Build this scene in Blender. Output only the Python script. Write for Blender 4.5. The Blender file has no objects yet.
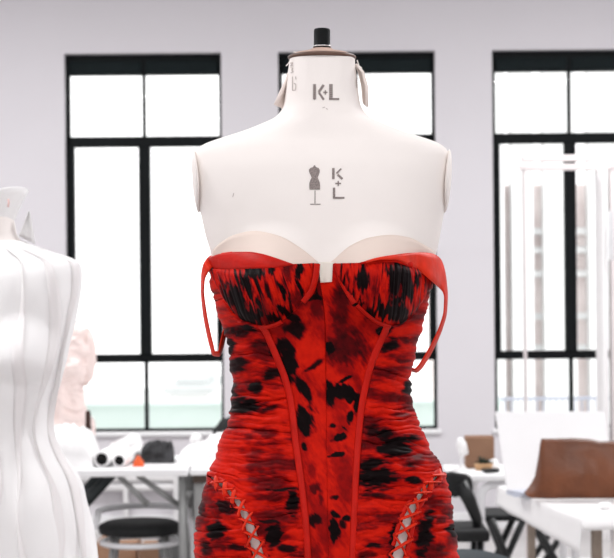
import bpy, bmesh, math, random
from mathutils import Vector, Matrix, noise
from math import sin, cos, pi, radians

random.seed(7)
SC = bpy.context.scene
COL = SC.collection
F = 1800.0          # focal length in pixels (614 wide)
HC = 1.60           # camera height
YH = 290.0          # horizon row
TH = radians(0.5)   # camera roll
D0 = 2.65           # distance of the dress form


# ------------------------------------------------------------------ helpers
def roll(x, y, z):
    """level frame of the tilted camera -> world"""
    return Vector((x * cos(TH) + z * sin(TH), y, HC - x * sin(TH) + z * cos(TH)))


def P(px, py, Y):
    s = Y / F
    return roll((px - 307) * s, Y, (YH - py) * s)


def pchip(xs, ys):
    n = len(xs)
    h = [xs[i + 1] - xs[i] for i in range(n - 1)]
    d = [(ys[i + 1] - ys[i]) / h[i] for i in range(n - 1)]
    m = [0.0] * n
    m[0], m[-1] = d[0], d[-1]
    for i in range(1, n - 1):
        if d[i - 1] * d[i] <= 0:
            m[i] = 0.0
        else:
            w1, w2 = 2 * h[i] + h[i - 1], h[i] + 2 * h[i - 1]
            m[i] = (w1 + w2) / (w1 / d[i - 1] + w2 / d[i])

    def f(x):
        if x <= xs[0]:
            return ys[0]
        if x >= xs[-1]:
            return ys[-1]
        lo, hi = 0, n - 1
        while hi - lo > 1:
            k = (lo + hi) // 2
            if xs[k] <= x:
                lo = k
            else:
                hi = k
        t = (x - xs[lo]) / h[lo]
        return ((1 + 2 * t) * (1 - t) ** 2 * ys[lo] + t * (1 - t) ** 2 * h[lo] * m[lo]
                + t * t * (3 - 2 * t) * ys[hi] + t * t * (t - 1) * h[lo] * m[hi])
    return f


def lin(pts):
    """piecewise linear through (x, y) pairs"""
    xs = [p[0] for p in pts]
    ys = [p[1] for p in pts]

    def f(x):
        if x <= xs[0]:
            return ys[0]
        for i in range(len(xs) - 1):
            if x <= xs[i + 1]:
                t = (x - xs[i]) / max(1e-9, xs[i + 1] - xs[i])
                return ys[i] + (ys[i + 1] - ys[i]) * t
        return ys[-1]
    return f


def lerp(a, b, t):
    return a + (b - a) * t


def nz(x, y, z=0.0):
    return noise.noise(Vector((x, y, z)))


def smooth(e0, e1, x):
    t = max(0.0, min(1.0, (x - e0) / (e1 - e0)))
    return t * t * (3 - 2 * t)


class MB:
    """collects shapes and links them as ONE mesh object"""
    def __init__(self):
        self.v, self.f, self.a = [], [], []

    def grid(self, rows, wrap=False, attr=None):
        b = len(self.v)
        n = len(rows[0])
        for i, r in enumerate(rows):
            for j, p in enumerate(r):
                self.v.append(tuple(p))
                if attr:
                    self.a.append(attr[i][j])
        for i in range(len(rows) - 1):
            for j in range(n if wrap else n - 1):
                k = (j + 1) % n
                self.f.append((b + i * n + j, b + i * n + k, b + (i + 1) * n + k, b + (i + 1) * n + j))
        return b

    def cap(self, ring_start, n, flip=False):
        ids = list(range(ring_start, ring_start + n))
        self.f.append(tuple(ids[::-1] if flip else ids))

    def box(self, c, s, rz=0.0, rx=0.0, ry=0.0):
        b = len(self.v)
        M = Matrix.Rotation(rz, 3, 'Z') @ Matrix.Rotation(rx, 3, 'X') @ Matrix.Rotation(ry, 3, 'Y')
        for dz in (-.5, .5):
            for dx, dy in ((-.5, -.5), (.5, -.5), (.5, .5), (-.5, .5)):
                self.v.append(tuple(Vector(c) + M @ Vector((dx * s[0], dy * s[1], dz * s[2]))))
        for q in ((3, 2, 1, 0), (4, 5, 6, 7), (0, 1, 5, 4), (1, 2, 6, 5), (2, 3, 7, 6), (3, 0, 4, 7)):
            self.f.append(tuple(b + i for i in q))
        return self

    def bx(self, x0, x1, y0, y1, z0, z1):
        return self.box(((x0 + x1) / 2, (y0 + y1) / 2, (z0 + z1) / 2), (x1 - x0, y1 - y0, z1 - z0))

    def tube(self, pts, r, n=10, closed=False, flat=1.0):
        pts = [Vector(p) for p in pts]
        m = len(pts)
        rr = r if isinstance(r, (list, tuple)) else [r] * m
        up = None
        rows = []
        for i, p in enumerate(pts):
            if closed:
                t = pts[(i + 1) % m] - pts[i - 1]
            else:
                t = pts[min(i + 1, m - 1)] - pts[max(i - 1, 0)]
            t.normalize()
            if up is None:
                up = Vector((0, 0, 1)) if abs(t.z) < .9 else Vector((0, 1, 0))
            side = t.cross(up)
            if side.length < 1e-6:
                side = t.cross(Vector((1, 0, 0)))
            side.normalize()
            up = side.cross(t).normalized()
            rows.append([p + rr[i] * (cos(2 * pi * k / n) * side + flat * sin(2 * pi * k / n) * up) for k in range(n)])
        if closed:
            rows.append(rows[0])
        b = self.grid(rows, wrap=True)
        if not closed:
            self.cap(b, n, True)
            self.cap(b + (m - 1) * n, n)
        return self

    def lathe(self, prof, c, n=32, axis='Z'):
        """prof: (radius, height) from bottom to top"""
        rows = []
        for r, h in prof:
            row = []
            for k in range(n):
                a = 2 * pi * k / n
                if axis == 'Z':
                    d = Vector((r * cos(a), r * sin(a), h))
                elif axis == 'Y':
                    d = Vector((r * cos(a), h, -r * sin(a)))
                else:
                    d = Vector((h, r * cos(a), r * sin(a)))
                row.append(Vector(c) + d)
            rows.append(row)
        b = self.grid(rows, wrap=True)
        self.cap(b, n, True)
        self.cap(b + (len(prof) - 1) * n, n)
        return self

    def build(self, name, mat, parent=None, smooth=True, solid=0.0, bevel=0.0, sub=0, attr=None):
        me = bpy.data.meshes.new(name)
        me.from_pydata([tuple(v) for v in self.v], [], self.f)
        me.update()
        if attr and len(self.a) == len(self.v):
            at = me.attributes.new(attr, 'FLOAT', 'POINT')
            at.data.foreach_set('value', self.a)
        if smooth:
            me.polygons.foreach_set('use_smooth', [True] * len(me.polygons))
        bm = bmesh.new()
        bm.from_mesh(me)
        bmesh.ops.recalc_face_normals(bm, faces=bm.faces)
        bm.to_mesh(me)
        bm.free()
        me.materials.append(mat)
        o = bpy.data.objects.new(name, me)
        COL.objects.link(o)
        if parent is not None:
            adopt(o, parent)
        if solid:
            m = o.modifiers.new('thickness', 'SOLIDIFY')
            m.thickness = solid
            m.offset = 0
        if bevel:
            m = o.modifiers.new('bevel', 'BEVEL')
            m.width = bevel
            m.segments = 2
            m.limit_method = 'ANGLE'
        if sub:
            m = o.modifiers.new('subdivision', 'SUBSURF')
            m.levels = m.render_levels = sub
        return o


def world_loc(o):
    p = Vector(o.location)
    q = o.parent
    if q is not None:
        p = p + o.matrix_parent_inverse.translation + world_loc(q)
    return p


def adopt(o, parent):
    o.parent = parent
    o.matrix_parent_inverse = Matrix.Translation(-world_loc(parent))


def tag(o, label, cat, group=None, kind=None):
    o['label'] = label
    o['category'] = cat
    if group:
        o['group'] = group
    if kind:
        o['kind'] = kind
    return o


def thing(name, label, cat, loc, group=None):
    o = bpy.data.objects.new(name, None)
    o.empty_display_size = .1
    COL.objects.link(o)
    o.location = loc
    return tag(o, label, cat, group)


def struct(o):
    o['kind'] = 'structure'
    return o


# ---------------------------------------------------------------- materials
def srgb(r, g, b):
    return tuple(((c / 255) / 12.92 if c / 255 <= .04045 else ((c / 255 + .055) / 1.055) ** 2.4) for c in (r, g, b)) + (1,)


def mat(name, rgb, rough=.6, metal=0.0, var=0.06, scale=8.0, bump=0.0, bscale=60.0, spec=.4, sheen=0.0, trans=0.0):
    m = bpy.data.materials.new(name)
    m.use_nodes = True
    N, L = m.node_tree.nodes, m.node_tree.links
    bs = N['Principled BSDF']
    bs.inputs['Roughness'].default_value = rough
    bs.inputs['Metallic'].default_value = metal
    bs.inputs['Specular IOR Level'].default_value = spec
    if sheen:
        bs.inputs['Sheen Weight'].default_value = sheen
    tc = N.new('ShaderNodeTexCoord')
    no = N.new('ShaderNodeTexNoise')
    no.inputs['Scale'].default_value = scale
    no.inputs['Detail'].default_value = 4
    L.new(tc.outputs['Object'], no.inputs['Vector'])
    rp = N.new('ShaderNodeValToRGB')
    c = srgb(*rgb)
    rp.color_ramp.elements[0].position = .3
    rp.color_ramp.elements[1].position = .7
    rp.color_ramp.elements[0].color = tuple(x * (1 - var) for x in c[:3]) + (1,)
    rp.color_ramp.elements[1].color = tuple(min(1, x * (1 + var)) for x in c[:3]) + (1,)
    L.new(no.outputs['Fac'], rp.inputs['Fac'])
    L.new(rp.outputs['Color'], bs.inputs['Base Color'])
    if bump:
        n2 = N.new('ShaderNodeTexNoise')
        n2.inputs['Scale'].default_value = bscale
        n2.inputs['Detail'].default_value = 3
        L.new(tc.outputs['Object'], n2.inputs['Vector'])
        bp = N.new('ShaderNodeBump')
        bp.inputs['Strength'].default_value = bump
        bp.inputs['Distance'].default_value = .01
        L.new(n2.outputs['Fac'], bp.inputs['Height'])
        L.new(bp.outputs['Normal'], bs.inputs['Normal'])
    return m


def linen_mat(name, rgb, weave=1400.0, var=.03, strength=.25):
    """woven cloth: two crossed wave bumps"""
    m = mat(name, rgb, rough=.9, var=var, scale=5, spec=.15)
    N, L = m.node_tree.nodes, m.node_tree.links
    tc = next(n for n in N if n.type == 'TEX_COORD')
    hs = []
    for d in ('X', 'Z'):
        w = N.new('ShaderNodeTexWave')
        w.bands_direction = d
        w.inputs['Scale'].default_value = weave / 6.283
        w.inputs['Distortion'].default_value = 1.5
        L.new(tc.outputs['Object'], w.inputs['Vector'])
        hs.append(w)
    ad = N.new('ShaderNodeMath')
    L.new(hs[0].outputs['Fac'], ad.inputs[0])
    L.new(hs[1].outputs['Fac'], ad.inputs[1])
    bp = N.new('ShaderNodeBump')
    bp.inputs['Strength'].default_value = strength
    bp.inputs['Distance'].default_value = .0004
    L.new(ad.outputs['Value'], bp.inputs['Height'])
    L.new(bp.outputs['Normal'], N['Principled BSDF'].inputs['Normal'])
    return m


def print_mat(name):
    """red satin with a black brush-stroke print carried by the 'ink' attribute"""
    m = bpy.data.materials.new(name)
    m.use_nodes = True
    N, L = m.node_tree.nodes, m.node_tree.links
    bs = N['Principled BSDF']
    bs.inputs['Roughness'].default_value = .5
    bs.inputs['Specular IOR Level'].default_value = .05
    bs.inputs['Sheen Weight'].default_value = .0
    at = N.new('ShaderNodeAttribute')
    at.attribute_name = 'ink'
    tc = N.new('ShaderNodeTexCoord')
    no = N.new('ShaderNodeTexNoise')
    no.inputs['Scale'].default_value = 90
    no.inputs['Detail'].default_value = 5
    L.new(tc.outputs['Object'], no.inputs['Vector'])
    mx = N.new('ShaderNodeMath')
    mx.operation = 'MULTIPLY_ADD'
    mx.inputs[1].default_value = .28
    L.new(no.outputs['Fac'], mx.inputs[0])
    L.new(at.outputs['Fac'], mx.inputs[2])
    rp = N.new('ShaderNodeValToRGB')
    e = rp.color_ramp.elements
    e[0].position = .10
    e[0].color = srgb(206, 29, 12)
    e[1].position = .86
    e[1].color = srgb(13, 5, 6)
    x = e.new(.32); x.color = srgb(164, 15, 10)
    x = e.new(.52); x.color = srgb(108, 7, 11)
    x = e.new(.70); x.color = srgb(38, 6, 9)
    L.new(mx.outputs['Value'], rp.inputs['Fac'])
    L.new(rp.outputs['Color'], bs.inputs['Base Color'])
    n2 = N.new('ShaderNodeTexNoise')
    n2.inputs['Scale'].default_value = 420
    L.new(tc.outputs['Object'], n2.inputs['Vector'])
    bp = N.new('ShaderNodeBump')
    bp.inputs['Strength'].default_value = .12
    bp.inputs['Distance'].default_value = .001
    L.new(n2.outputs['Fac'], bp.inputs['Height'])
    L.new(bp.outputs['Normal'], bs.inputs['Normal'])
    return m


def glass_mat():
    m = bpy.data.materials.new('window glass')
    m.use_nodes = True
    N, L = m.node_tree.nodes, m.node_tree.links
    N.remove(N['Principled BSDF'])
    t = N.new('ShaderNodeBsdfTransparent')
    g = N.new('ShaderNodeBsdfGlossy')
    g.inputs['Roughness'].default_value = .02
    x = N.new('ShaderNodeMixShader')
    x.inputs[0].default_value = .012
    L.new(t.outputs[0], x.inputs[1])
    L.new(g.outputs[0], x.inputs[2])
    L.new(x.outputs[0], N['Material Output'].inputs['Surface'])
    return m


M_WALL = mat('painted plaster wall', (216, 213, 217), .85, var=.012, scale=1.2, bump=.05, bscale=40)
M_CEIL = mat('white ceiling', (236, 235, 236), .9, var=.01)
M_FLOOR = mat('pale screed floor', (196, 193, 192), .55, var=.06, scale=2.5, bump=.03)
M_BLACK = mat('black window steel', (7, 12, 14), .6, var=.2, scale=3, spec=.15)
M_HEAD = mat('dark blind cassette', (16, 25, 27), .7, var=.15, spec=.15)
M_GLASS = glass_mat()
M_SILL = mat('white sill paint', (238, 238, 239), .5, var=.01)
M_LINEN = linen_mat('cream form linen', (247, 240, 236))
M_LINEN2 = linen_mat('side plate linen', (244, 232, 226))
M_WOOD = mat('brown turned wood', (98, 72, 60), .5, var=.2, scale=30)
M_KNOB = mat('black plastic knob', (7, 11, 12), .6, var=.1, spec=.15)
M_METAL = mat('bright steel', (205, 205, 205), .3, metal=.9, var=.03)
M_STAMP = mat('grey stamp ink', (142, 131, 128), .9, var=.3, scale=500)
M_STAMP2 = mat('faint grey stamp ink', (188, 176, 172), .9, var=.12, scale=400)
M_RED = print_mat('red satin with black print')
M_TRIM = mat('plain red satin', (188, 22, 10), .5, var=.15, scale=40, spec=.15, bump=.04, bscale=150)
M_STRAP = mat('orange red satin strap', (216, 44, 16), .45, var=.15, scale=50, spec=.2, bump=.1, bscale=90)
M_NUDE = linen_mat('nude cup lining', (233, 216, 206), var=.02)
M_CREAM = linen_mat('cream placket', (236, 228, 218))
M_TOILE = linen_mat('white toile cotton', (246, 245, 245), weave=900, var=.015)
M_TOILE2 = linen_mat('white toile seam allowance', (240, 237, 237), weave=900, var=.02)
M_PINK = mat('pale pink tulle', (246, 228, 223), .9, var=.04, scale=12, bump=.2, bscale=25)
M_WCLOTH = mat('white cloth', (244, 243, 243), .9, var=.02, bump=.2, bscale=25)
M_TABLE = mat('white laminate', (246, 246, 247), .4, var=.01)
M_GREYMETAL = mat('grey steel tube', (150, 151, 150), .45, metal=.4, var=.08)
M_DARKMETAL = mat('dark steel tube', (50, 55, 56), .45, metal=.4, var=.08)
M_WHITEMETAL = mat('white coated tube', (236, 236, 238), .4, var=.02)
M_RACK = mat('off white coated steel', (216, 208, 208), .5, var=.03)
M_BLACKPAD = mat('black seat fabric', (22, 23, 24), .8, var=.25, scale=30, bump=.2)
M_BLACKMETAL = mat('black coated tube', (16, 18, 19), .4, var=.1)
M_CARD = mat('brown cardboard', (158, 122, 98), .85, var=.1, scale=12)
M_CARD2 = mat('brown kraft box', (142, 108, 86), .85, var=.1, scale=10)
M_LEATHER = mat('tan leather', (104, 56, 28), .5, var=.22, scale=9, bump=.25, bscale=70)
M_LEATHER2 = mat('dark brown leather edge', (98, 54, 32), .5, var=.2, scale=20)
M_PAPER = mat('white paper', (247, 246, 246), .9, var=.012)
M_DARKCLOTH = mat('charcoal cloth', (48, 48, 50), .9, var=.85, scale=22, bump=.4, bscale=30)
M_ORANGE = mat('orange cloth', (226, 98, 52), .8, var=.15, scale=20)
M_HOLE = mat('shaded tube hollow', (10, 10, 10), .9, var=.1)  # black for the shade inside the open roll ends
M_BIN = mat('grey plastic bin', (84, 84, 84), .6, var=.1)
M_LEG = mat('grey brown timber leg', (150, 136, 124), .6, var=.12, scale=20)
M_FOAM = mat('white foam board', (248, 248, 249), .7, var=.008)
M_BLUEPAPER = mat('pale blue grey paper', (206, 210, 222), .9, var=.06, scale=30)
M_GREYCHAIR = mat('slate chair shell', (70, 76, 80), .4, var=.1)
M_PLANT = mat('dark green leaf', (44, 56, 44), .7, var=.3, scale=40)
M_LABEL = mat('grey paper tag', (196, 195, 197), .9, var=.06, scale=60)
M_BRICK = mat('pale pink brick', (247, 233, 231), .9, var=.12, scale=2.0)
M_PIER = mat('white rendered pier', (245, 245, 245), .8, var=.02)
M_RAIL = mat('blue grey railing', (172, 176, 190), .5, var=.05)
M_PARAPET = mat('pale green parapet', (204, 218, 212), .9, var=.05, scale=1)
M_ROOF = mat('pale grey roof', (202, 206, 206), .9, var=.05, scale=1)
M_GROUND = mat('pale paved ground', (214, 216, 214), .9, var=.05, scale=.3)
M_RADI = mat('white radiator enamel', (226, 225, 225), .5, var=.02)

# ------------------------------------------------------------------- camera
cd = bpy.data.cameras.new('camera')
cam = bpy.data.objects.new('camera', cd)
COL.objects.link(cam)
SC.camera = cam
cd.sensor_width = 36
cd.sensor_fit = 'HORIZONTAL'
cd.lens = F / 614 * 36
cd.shift_y = (YH - 279) / 614
cd.clip_end = 300
cam.matrix_world = Matrix.Translation((0, 0, HC)) @ Matrix.Rotation(radians(90), 4, 'X') @ Matrix.Rotation(-TH, 4, 'Z')
cd.dof.use_dof = True
cd.dof.focus_distance = 2.56
cd.dof.aperture_fstop = 14.0

# ------------------------------------------------------------ room structure
YW = 12.0            # inner face of the window wall
WT = .32             # wall thickness
SW = F / YW          # px per metre there
XL, XR, ZC = -4.6, 4.6, 3.9


def wx(px): return (px - 307) / SW
def wz(py): return HC + (YH - py) / SW


WIN = [(66, 223), (280, 437), (494, 651)]
# the window row in the frame of the level wall
wtop = wz(51.5) - 0.0
wbot = wz(431)
b = MB()
xs = [XL] + [wx(v) for w in WIN for v in w] + [XR]
for i in range(0, 8, 2):
    b.bx(xs[i], xs[i + 1], YW, YW + WT, 0, ZC)
for w in WIN:
    b.bx(wx(w[0]), wx(w[1]), YW, YW + WT, wtop, ZC)
    b.bx(wx(w[0]), wx(w[1]), YW, YW + WT, 0, wbot)
struct(b.build('wall_back', M_WALL, smooth=False))
b = MB(); b.bx(XL - .2, XL, -3, YW + WT, 0, ZC); struct(b.build('wall_left', M_WALL, smooth=False))
b = MB(); b.bx(XR, XR + .2, -3, YW + WT, 0, ZC); struct(b.build('wall_right', M_WALL, smooth=False))
b = MB(); b.bx(XL - .2, XR + .2, -3, YW + WT, -.15, 0); struct(b.build('floor', M_FLOOR, smooth=False))
b = MB(); b.bx(XL - .2, XR + .2, -3, YW + WT, ZC, ZC + .15); struct(b.build('ceiling', M_CEIL, smooth=False))
b = MB()
b.bx(XL, -2.4, -3.2, -3, 0, ZC); b.bx(2.4, XR, -3.2, -3, 0, ZC); b.bx(-2.4, 2.4, -3.2, -3, 0, 1.0); b.bx(-2.4, 2.4, -3.2, -3, 3.2, ZC)
struct(b.build('wall_front_added', M_WALL, smooth=False))  # unseen wall added behind the camera; its opening limits the flat fill light
b = MB(); b.bx(XL, XR, YW - .018, YW, 0, .11); struct(b.build('baseboard_back', M_SILL, smooth=False, bevel=.004))


def window(k, x0, x1):
    """steel window, six panes: small row, tall row, small row"""
    e = bpy.data.objects.new('window_%d' % k, None)
    COL.objects.link(e)
    e['kind'] = 'structure'
    Y0, Y1 = YW + .07, YW + .13
    cx = (wx(x0) + wx(x1)) / 2
    e.location = (cx, Y0, wbot)
    q = lambda d: d / SW
    L0, R0 = wx(x0), wx(x1)
    z = lambda y: wz(y)
    f = MB()
    yc, yd = (Y0 + Y1) / 2, Y1 - Y0

    def piece(xa, xb, za, zb, ya=Y0, yb=Y1):
        f.bx(xa, xb, ya, yb, za, zb)
    piece(L0, L0 + q(4), wbot, wtop)
    piece(R0 - q(3), R0, wbot, wtop)
    piece(L0, R0, z(72), wtop, Y0 + .01, Y1 + .01)
    piece(L0, R0, wbot, wbot + q(3))
    piece(L0, R0, z(144.5), z(134))           # transom
    piece(L0, R0, z(361.5), z(353))           # lower rail
    m = cx
    piece(m - q(1.6), m + q(1.6), z(134), z(72))
    piece(m - q(1.9), m + q(1.9), wbot, z(361))
    piece(m - q(5.8), m + q(5.8), z(354), z(144), Y0 - .015, Y1)
    piece(L0 + q(3), L0 + q(8), z(354), z(144), Y0 - .012, Y1)
    piece(R0 - q(7), R0 - q(2), z(354), z(144), Y0 - .012, Y1)
    f.build('window_frame', M_BLACK, e, smooth=False, bevel=.006)
    # rounded pane corners: small steel fillets belong to the frame
    c = MB()
    for xa, xb in ((L0 + q(4), m - q(2)), (m + q(2), R0 - q(3))):
        c.bx(xa, xb, Y0 - .012, Y0 + .02, z(71), z(58))
    c.build('blind_cassette', M_HEAD, e, smooth=False, bevel=.012)
    for xa, xb in ((L0 + q(3), m), (m, R0 - q(2))):
        for za, zb in ((72, 135), (144, 354), (361, 430)):
            g = MB()
            g.bx(xa + .001, xb - .001, yc + .004, yc + .010, z(zb) - .004, z(za) + .004)
            g.build('glass_pane', M_GLASS, e, smooth=False)
    s = MB()
    s.bx(L0 - .02, R0 + .02, YW - .03, Y0, wbot - .022, wbot + .002)
    s.build('window_sill', M_SILL, e, smooth=False, bevel=.004)


for k, w in enumerate(WIN):
    window(k + 1, *w)
# low radiator pipework on the wall under the left window
r = thing('radiator', 'long low white radiator on the wall under the left window, behind the table', 'radiator', (wx(150), YW - .06, .12))
b = MB()
for z in (.30, .36):
    b.tube([(wx(70), YW - .06, z), (wx(236), YW - .06, z)], .026, 10)
b.build('pipe', M_RADI, r)
for px in (75, 125, 175, 230):
    b = MB()
    b.bx(wx(px) - .015, wx(px) + .015, YW - .085, YW, .0, .40)
    b.build('bracket', M_RADI, r, smooth=False)

# --------------------------------------------------------------- the outside
b = MB(); b.bx(-60, 60, YW + 1.0, 140, -6.2, -6.0)
struct(b.build('trim_1', M_GROUND, smooth=False))
SC.objects['trim_1'].name = 'ground_outside'
bld = thing('brick_building', 'pale building of white piers and pink brick strips seen through the right window', 'building', (5.9, 26, -6))
s26 = F / 26
X26 = lambda px: (px - 307) / s26
b = MB(); b.bx(X26(455), X26(700), 26.4, 32, -6, HC + (YH - 185) / s26)
b.build('brick_wall', M_BRICK, bld, smooth=False)
for xa, xb, yt in ((455, 505, 60), (513, 534, 60), (545, 577, 60), (590, 622, 60), (633, 700, 60)):
    b = MB(); b.bx(X26(xa), X26(xb), 26, 26.4, -6, HC + (YH - yt) / s26)
    b.build('pier', M_PIER, bld, smooth=False)
for yb in (232, 251, 275, 318, 350):
    b = MB(); b.bx(X26(536), X26(632), 26.3, 26.4, HC + (YH - yb) / s26 - .06, HC + (YH - yb) / s26 + .04)
    b.build('string_course', M_PIER, bld, smooth=False)
rail = thing('balcony_railing', 'thin blue grey railing outside the right window low down', 'railing', (X26(560), 20, -1))
s20 = F / 20
b = MB(); b.bx((470 - 307) / s20, (660 - 307) / s20, 19.98, 20.02, HC - (402 - YH) / s20, HC - (399 - YH) / s20)
b.build('handrail', M_RAIL, rail, smooth=False)
b = MB()
for i in range(30):
    px = 472 + i * 6.4
    b.bx((px - 307) / s20 - .008, (px - 307) / s20 + .008, 19.99, 20.01, HC - (440 - YH) / s20, HC - (400 - YH) / s20)
b.build('baluster_row', M_RAIL, rail, smooth=False)
b = MB(); b.bx((470 - 307) / s20, (660 - 307) / s20, 19.9, 20.3, HC - (446 - YH) / s20, HC - (438 - YH) / s20)
b.build('balcony_slab', M_PIER, rail, smooth=False)
b = MB(); b.bx(-9, 1.6, 15, 15.25, -6, HC - (403 - YH) / (F / 15))
b.bx(-9.02, 1.62, 14.97, 15.28, HC - (405 - YH) / (F / 15), HC - (402.5 - YH) / (F / 15))
tag(b.build('parapet_wall', M_PARAPET, smooth=False), 'low pale green parapet outside the two left windows', 'parapet')
hs = thing('distant_house', 'pale flat-roofed house far off beyond the left window', 'house', ((188 - 307) / 45, 40, -6))
b = MB(); b.bx((168 - 307) / 45, (208 - 307) / 45, 40, 45, -6, HC - (388 - YH) / 45)
b.build('house_wall', M_PIER, hs, smooth=False)
b = MB(); b.bx((164 - 307) / 45, (212 - 307) / 45, 39.6, 45.4, HC - (392 - YH) / 45, HC - (386 - YH) / 45)
b.build('house_roof', M_ROOF, hs, smooth=False)
b = MB(); b.bx((174 - 307) / 45, (204 - 307) / 45, 40.5, 44, HC - (387 - YH) / 45, HC - (379 - YH) / 45)
b.build('roof_hut', M_ROOF, hs, smooth=False)

# -------------------------------------------------------------- torso shape
PR = [(56, 290, 355), (62, 289.3, 355), (75, 287.5, 356.5), (90, 286, 358), (106, 283.5, 361), (113, 279.5, 365.5),
      (118, 274.5, 370.5), (123, 264, 381.5), (128, 252, 394), (133, 238, 407), (138, 222, 423.5), (142, 210, 435),
      (145, 203, 441), (149, 197.5, 446), (156, 194.5, 449), (170, 194, 449), (190, 196, 447.5), (205, 198.5, 445.5),
      (215, 201, 443.5), (235, 205.5, 440), (252, 210.5, 436.5), (265, 213, 433), (280, 215, 429.5), (300, 219.5, 425),
      (315, 223.5, 420.5), (330, 229, 416.5), (345, 232.5, 412.5), (365, 235, 409), (387, 237, 407), (400, 236.5, 408),
      (413, 234.5, 410.5), (425, 231, 415), (443, 224.5, 423), (462, 217, 434), (475, 212, 440), (488, 208, 444),
      (505, 204.5, 447), (525, 201, 450), (558, 198, 454), (600, 195, 457), (700, 194, 458)]
DP = [(56, .046, .046), (106, .055, .055), (123, .060, .060), (138, .066, .068), (149, .074, .074), (170, .088, .084),
      (205, .097, .092), (250, .100, .095), (300, .098, .095), (330, .093, .092), (390, .086, .088), (430, .095, .100),
      (475, .112, .118), (520, .121, .128), (700, .125, .130)]
XC = (322 - 307) * D0 / F
SCL = D0 / F
fl = pchip([r[0] for r in PR], [XC - (r[1] - 307) * SCL for r in PR])
fr = pchip([r[0] for r in PR], [(r[2] - 307) * SCL - XC for r in PR])
ff = pchip([r[0] for r in DP], [r[1] for r in DP])
fb = pchip([r[0] for r in DP], [r[2] for r in DP])
NE = 2.25
BX = .0755


def bust(x, z):
    t = 0.0
    for sx in (-1, 1):
        dx = (x - XC - sx * BX) / .082
        dz = (z - .002) / (.098 if z > .002 else .066)
        r = math.sqrt(dx * dx + dz * dz)
        if r < 1:
            t = max(t, .046 * (0.5 + 0.5 * cos(pi * r)) ** .8)
    return t


def body(s, z, off=0.0):
    """torso surface; s=0 front, +-pi/2 the sides; z above eye level"""
    py = YH - z / SCL
    sn, cs = sin(s), cos(s)
    a = fr(py) if sn > 0 else fl(py)
    bf, bb = ff(py), fb(py)
    ex = 2 / NE
    x = XC + a * math.copysign(abs(sn) ** ex, sn)
    if cs > 0:
        y = -bf * abs(cs) ** ex
        y -= bust(x, z) * min(1.0, cs * 2.2)
    else:
        y = bb * abs(cs) ** ex
    if off:
        d = bf if cs > 0 else bb
        n = Vector((sn * d, -cs * a))
        n.normalize()
        x += n.x * off
        y += n.y * off
    return Vector((x, y, z))


def SP(s, py, off=0.0):
    """surface point at angle s that shows on image row py"""
    dy = 0.0
    for _ in range(5):
        z = (YH - py) * (D0 + dy) / F
        p = body(s, z, off)
        dy = p.y
    return p


def S_of(px, py):
    """surface angle under the pixel"""
    dy = 0.0
    s = 0.0
    for _ in range(8):
        k = (D0 + dy) / F
        x, z = (px - 307) * k, (YH - py) * k
        row = YH - z / SCL
        a = fr(row) if x > XC else fl(row)
        t = max(-1.0, min(1.0, (x - XC) / a))
        s = math.copysign(math.asin(abs(t) ** (NE / 2)), t)
        dy = body(s, z).y
    return s


def PS(px, py, off=0.0):
    return SP(S_of(px, py), py, off)


def R(p):
    return roll(p.x, p.y + D0, p.z)


def U(px, py, dy):
    k = (D0 + dy) / F
    return Vector(((px - 307) * k, dy, (YH - py) * k))


def torso_mesh(b, xf, y_end=650, rows=250, n=96):
    g = []
    for i in range(rows + 1):
        t = i / rows
        py = 56 + (y_end - 56) * t
        z = (YH - py) * SCL
        g.append([xf(body(2 * pi * k / n, z)) for k in range(n)])
    s0 = b.grid(g, wrap=True)
    b.cap(s0, n)
    b.cap(s0 + rows * n, n)


def stand(e, x, y, ztop, xf=None):
    b = MB()
    b.tube([(x, y, .05), (x, y, ztop + .02)], .016, 16)
    b.build('stand_pole', M_DARKMETAL, e)
    b = MB()
    b.lathe([(.20, 0), (.205, .012), (.16, .028), (.03, .05), (.022, .09)], (x, y, 0), 36)
    b.build('stand_base', M_DARKMETAL, e)


# ------------------------------------------------------------ main dress form
base = R(Vector((XC, 0, 0)))
form = thing('dress_form', 'large cream linen dress form in the foreground, wearing the red corset dress', 'dress form', (base.x, D0, 0))
b = MB()
torso_mesh(b, R)
b.build('torso', M_LINEN, form)
zb = R(Vector((XC, 0, (YH - 650) * SCL)))
stand(form, zb.x, D0, zb.z)
# neck cap and knob
k = SCL
cz = (YH - 58) * SCL
def capz(py): return (YH - py) * SCL
b = MB()
b.lathe([(33.5 * k, capz(59.5)), (34.2 * k, capz(58)), (34 * k, capz(56.5)), (32.5 * k, capz(55.4))], (XC, 0, 0), 48)
nv = [R(Vector((v[0], v[1], v[2]))) for v in b.v]; b.v = nv
b.build('neck_cap', M_WOOD, form)
b = MB()
b.lathe([(31.5 * k, capz(55.5)), (26 * k, capz(53)), (12 * k, capz(50)), (10 * k, capz(48.5))], (XC, 0, 0), 48)
b.v = [R(Vector(v)) for v in b.v]
b.build('neck_top', mat('pinkish brown neck top', (192, 164, 150), .7, var=.12, scale=40), form)
b = MB()
b.lathe([(8.6 * k, capz(49.5)), (8.9 * k, capz(47)), (8.9 * k, capz(45.5)), (8.2 * k, capz(44.5)), (8.2 * k, capz(30.5)), (7.6 * k, capz(29.0)), (5 * k, capz(28.3))],
        (XC, 0, 0), 32)
b.v = [R(Vector(v)) for v in b.v]
knob = b.build('neck_knob', M_KNOB, form)
b = MB()
for t in range(2):
    pass
b.lathe([(9.05 * k, capz(47.0)), (9.15 * k, capz(46.4)), (9.05 * k, capz(45.8))], (XC, 0, 0), 32)
b.v = [R(Vector(v)) for v in b.v]
b.build('knob_ring', M_METAL, knob)

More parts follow.
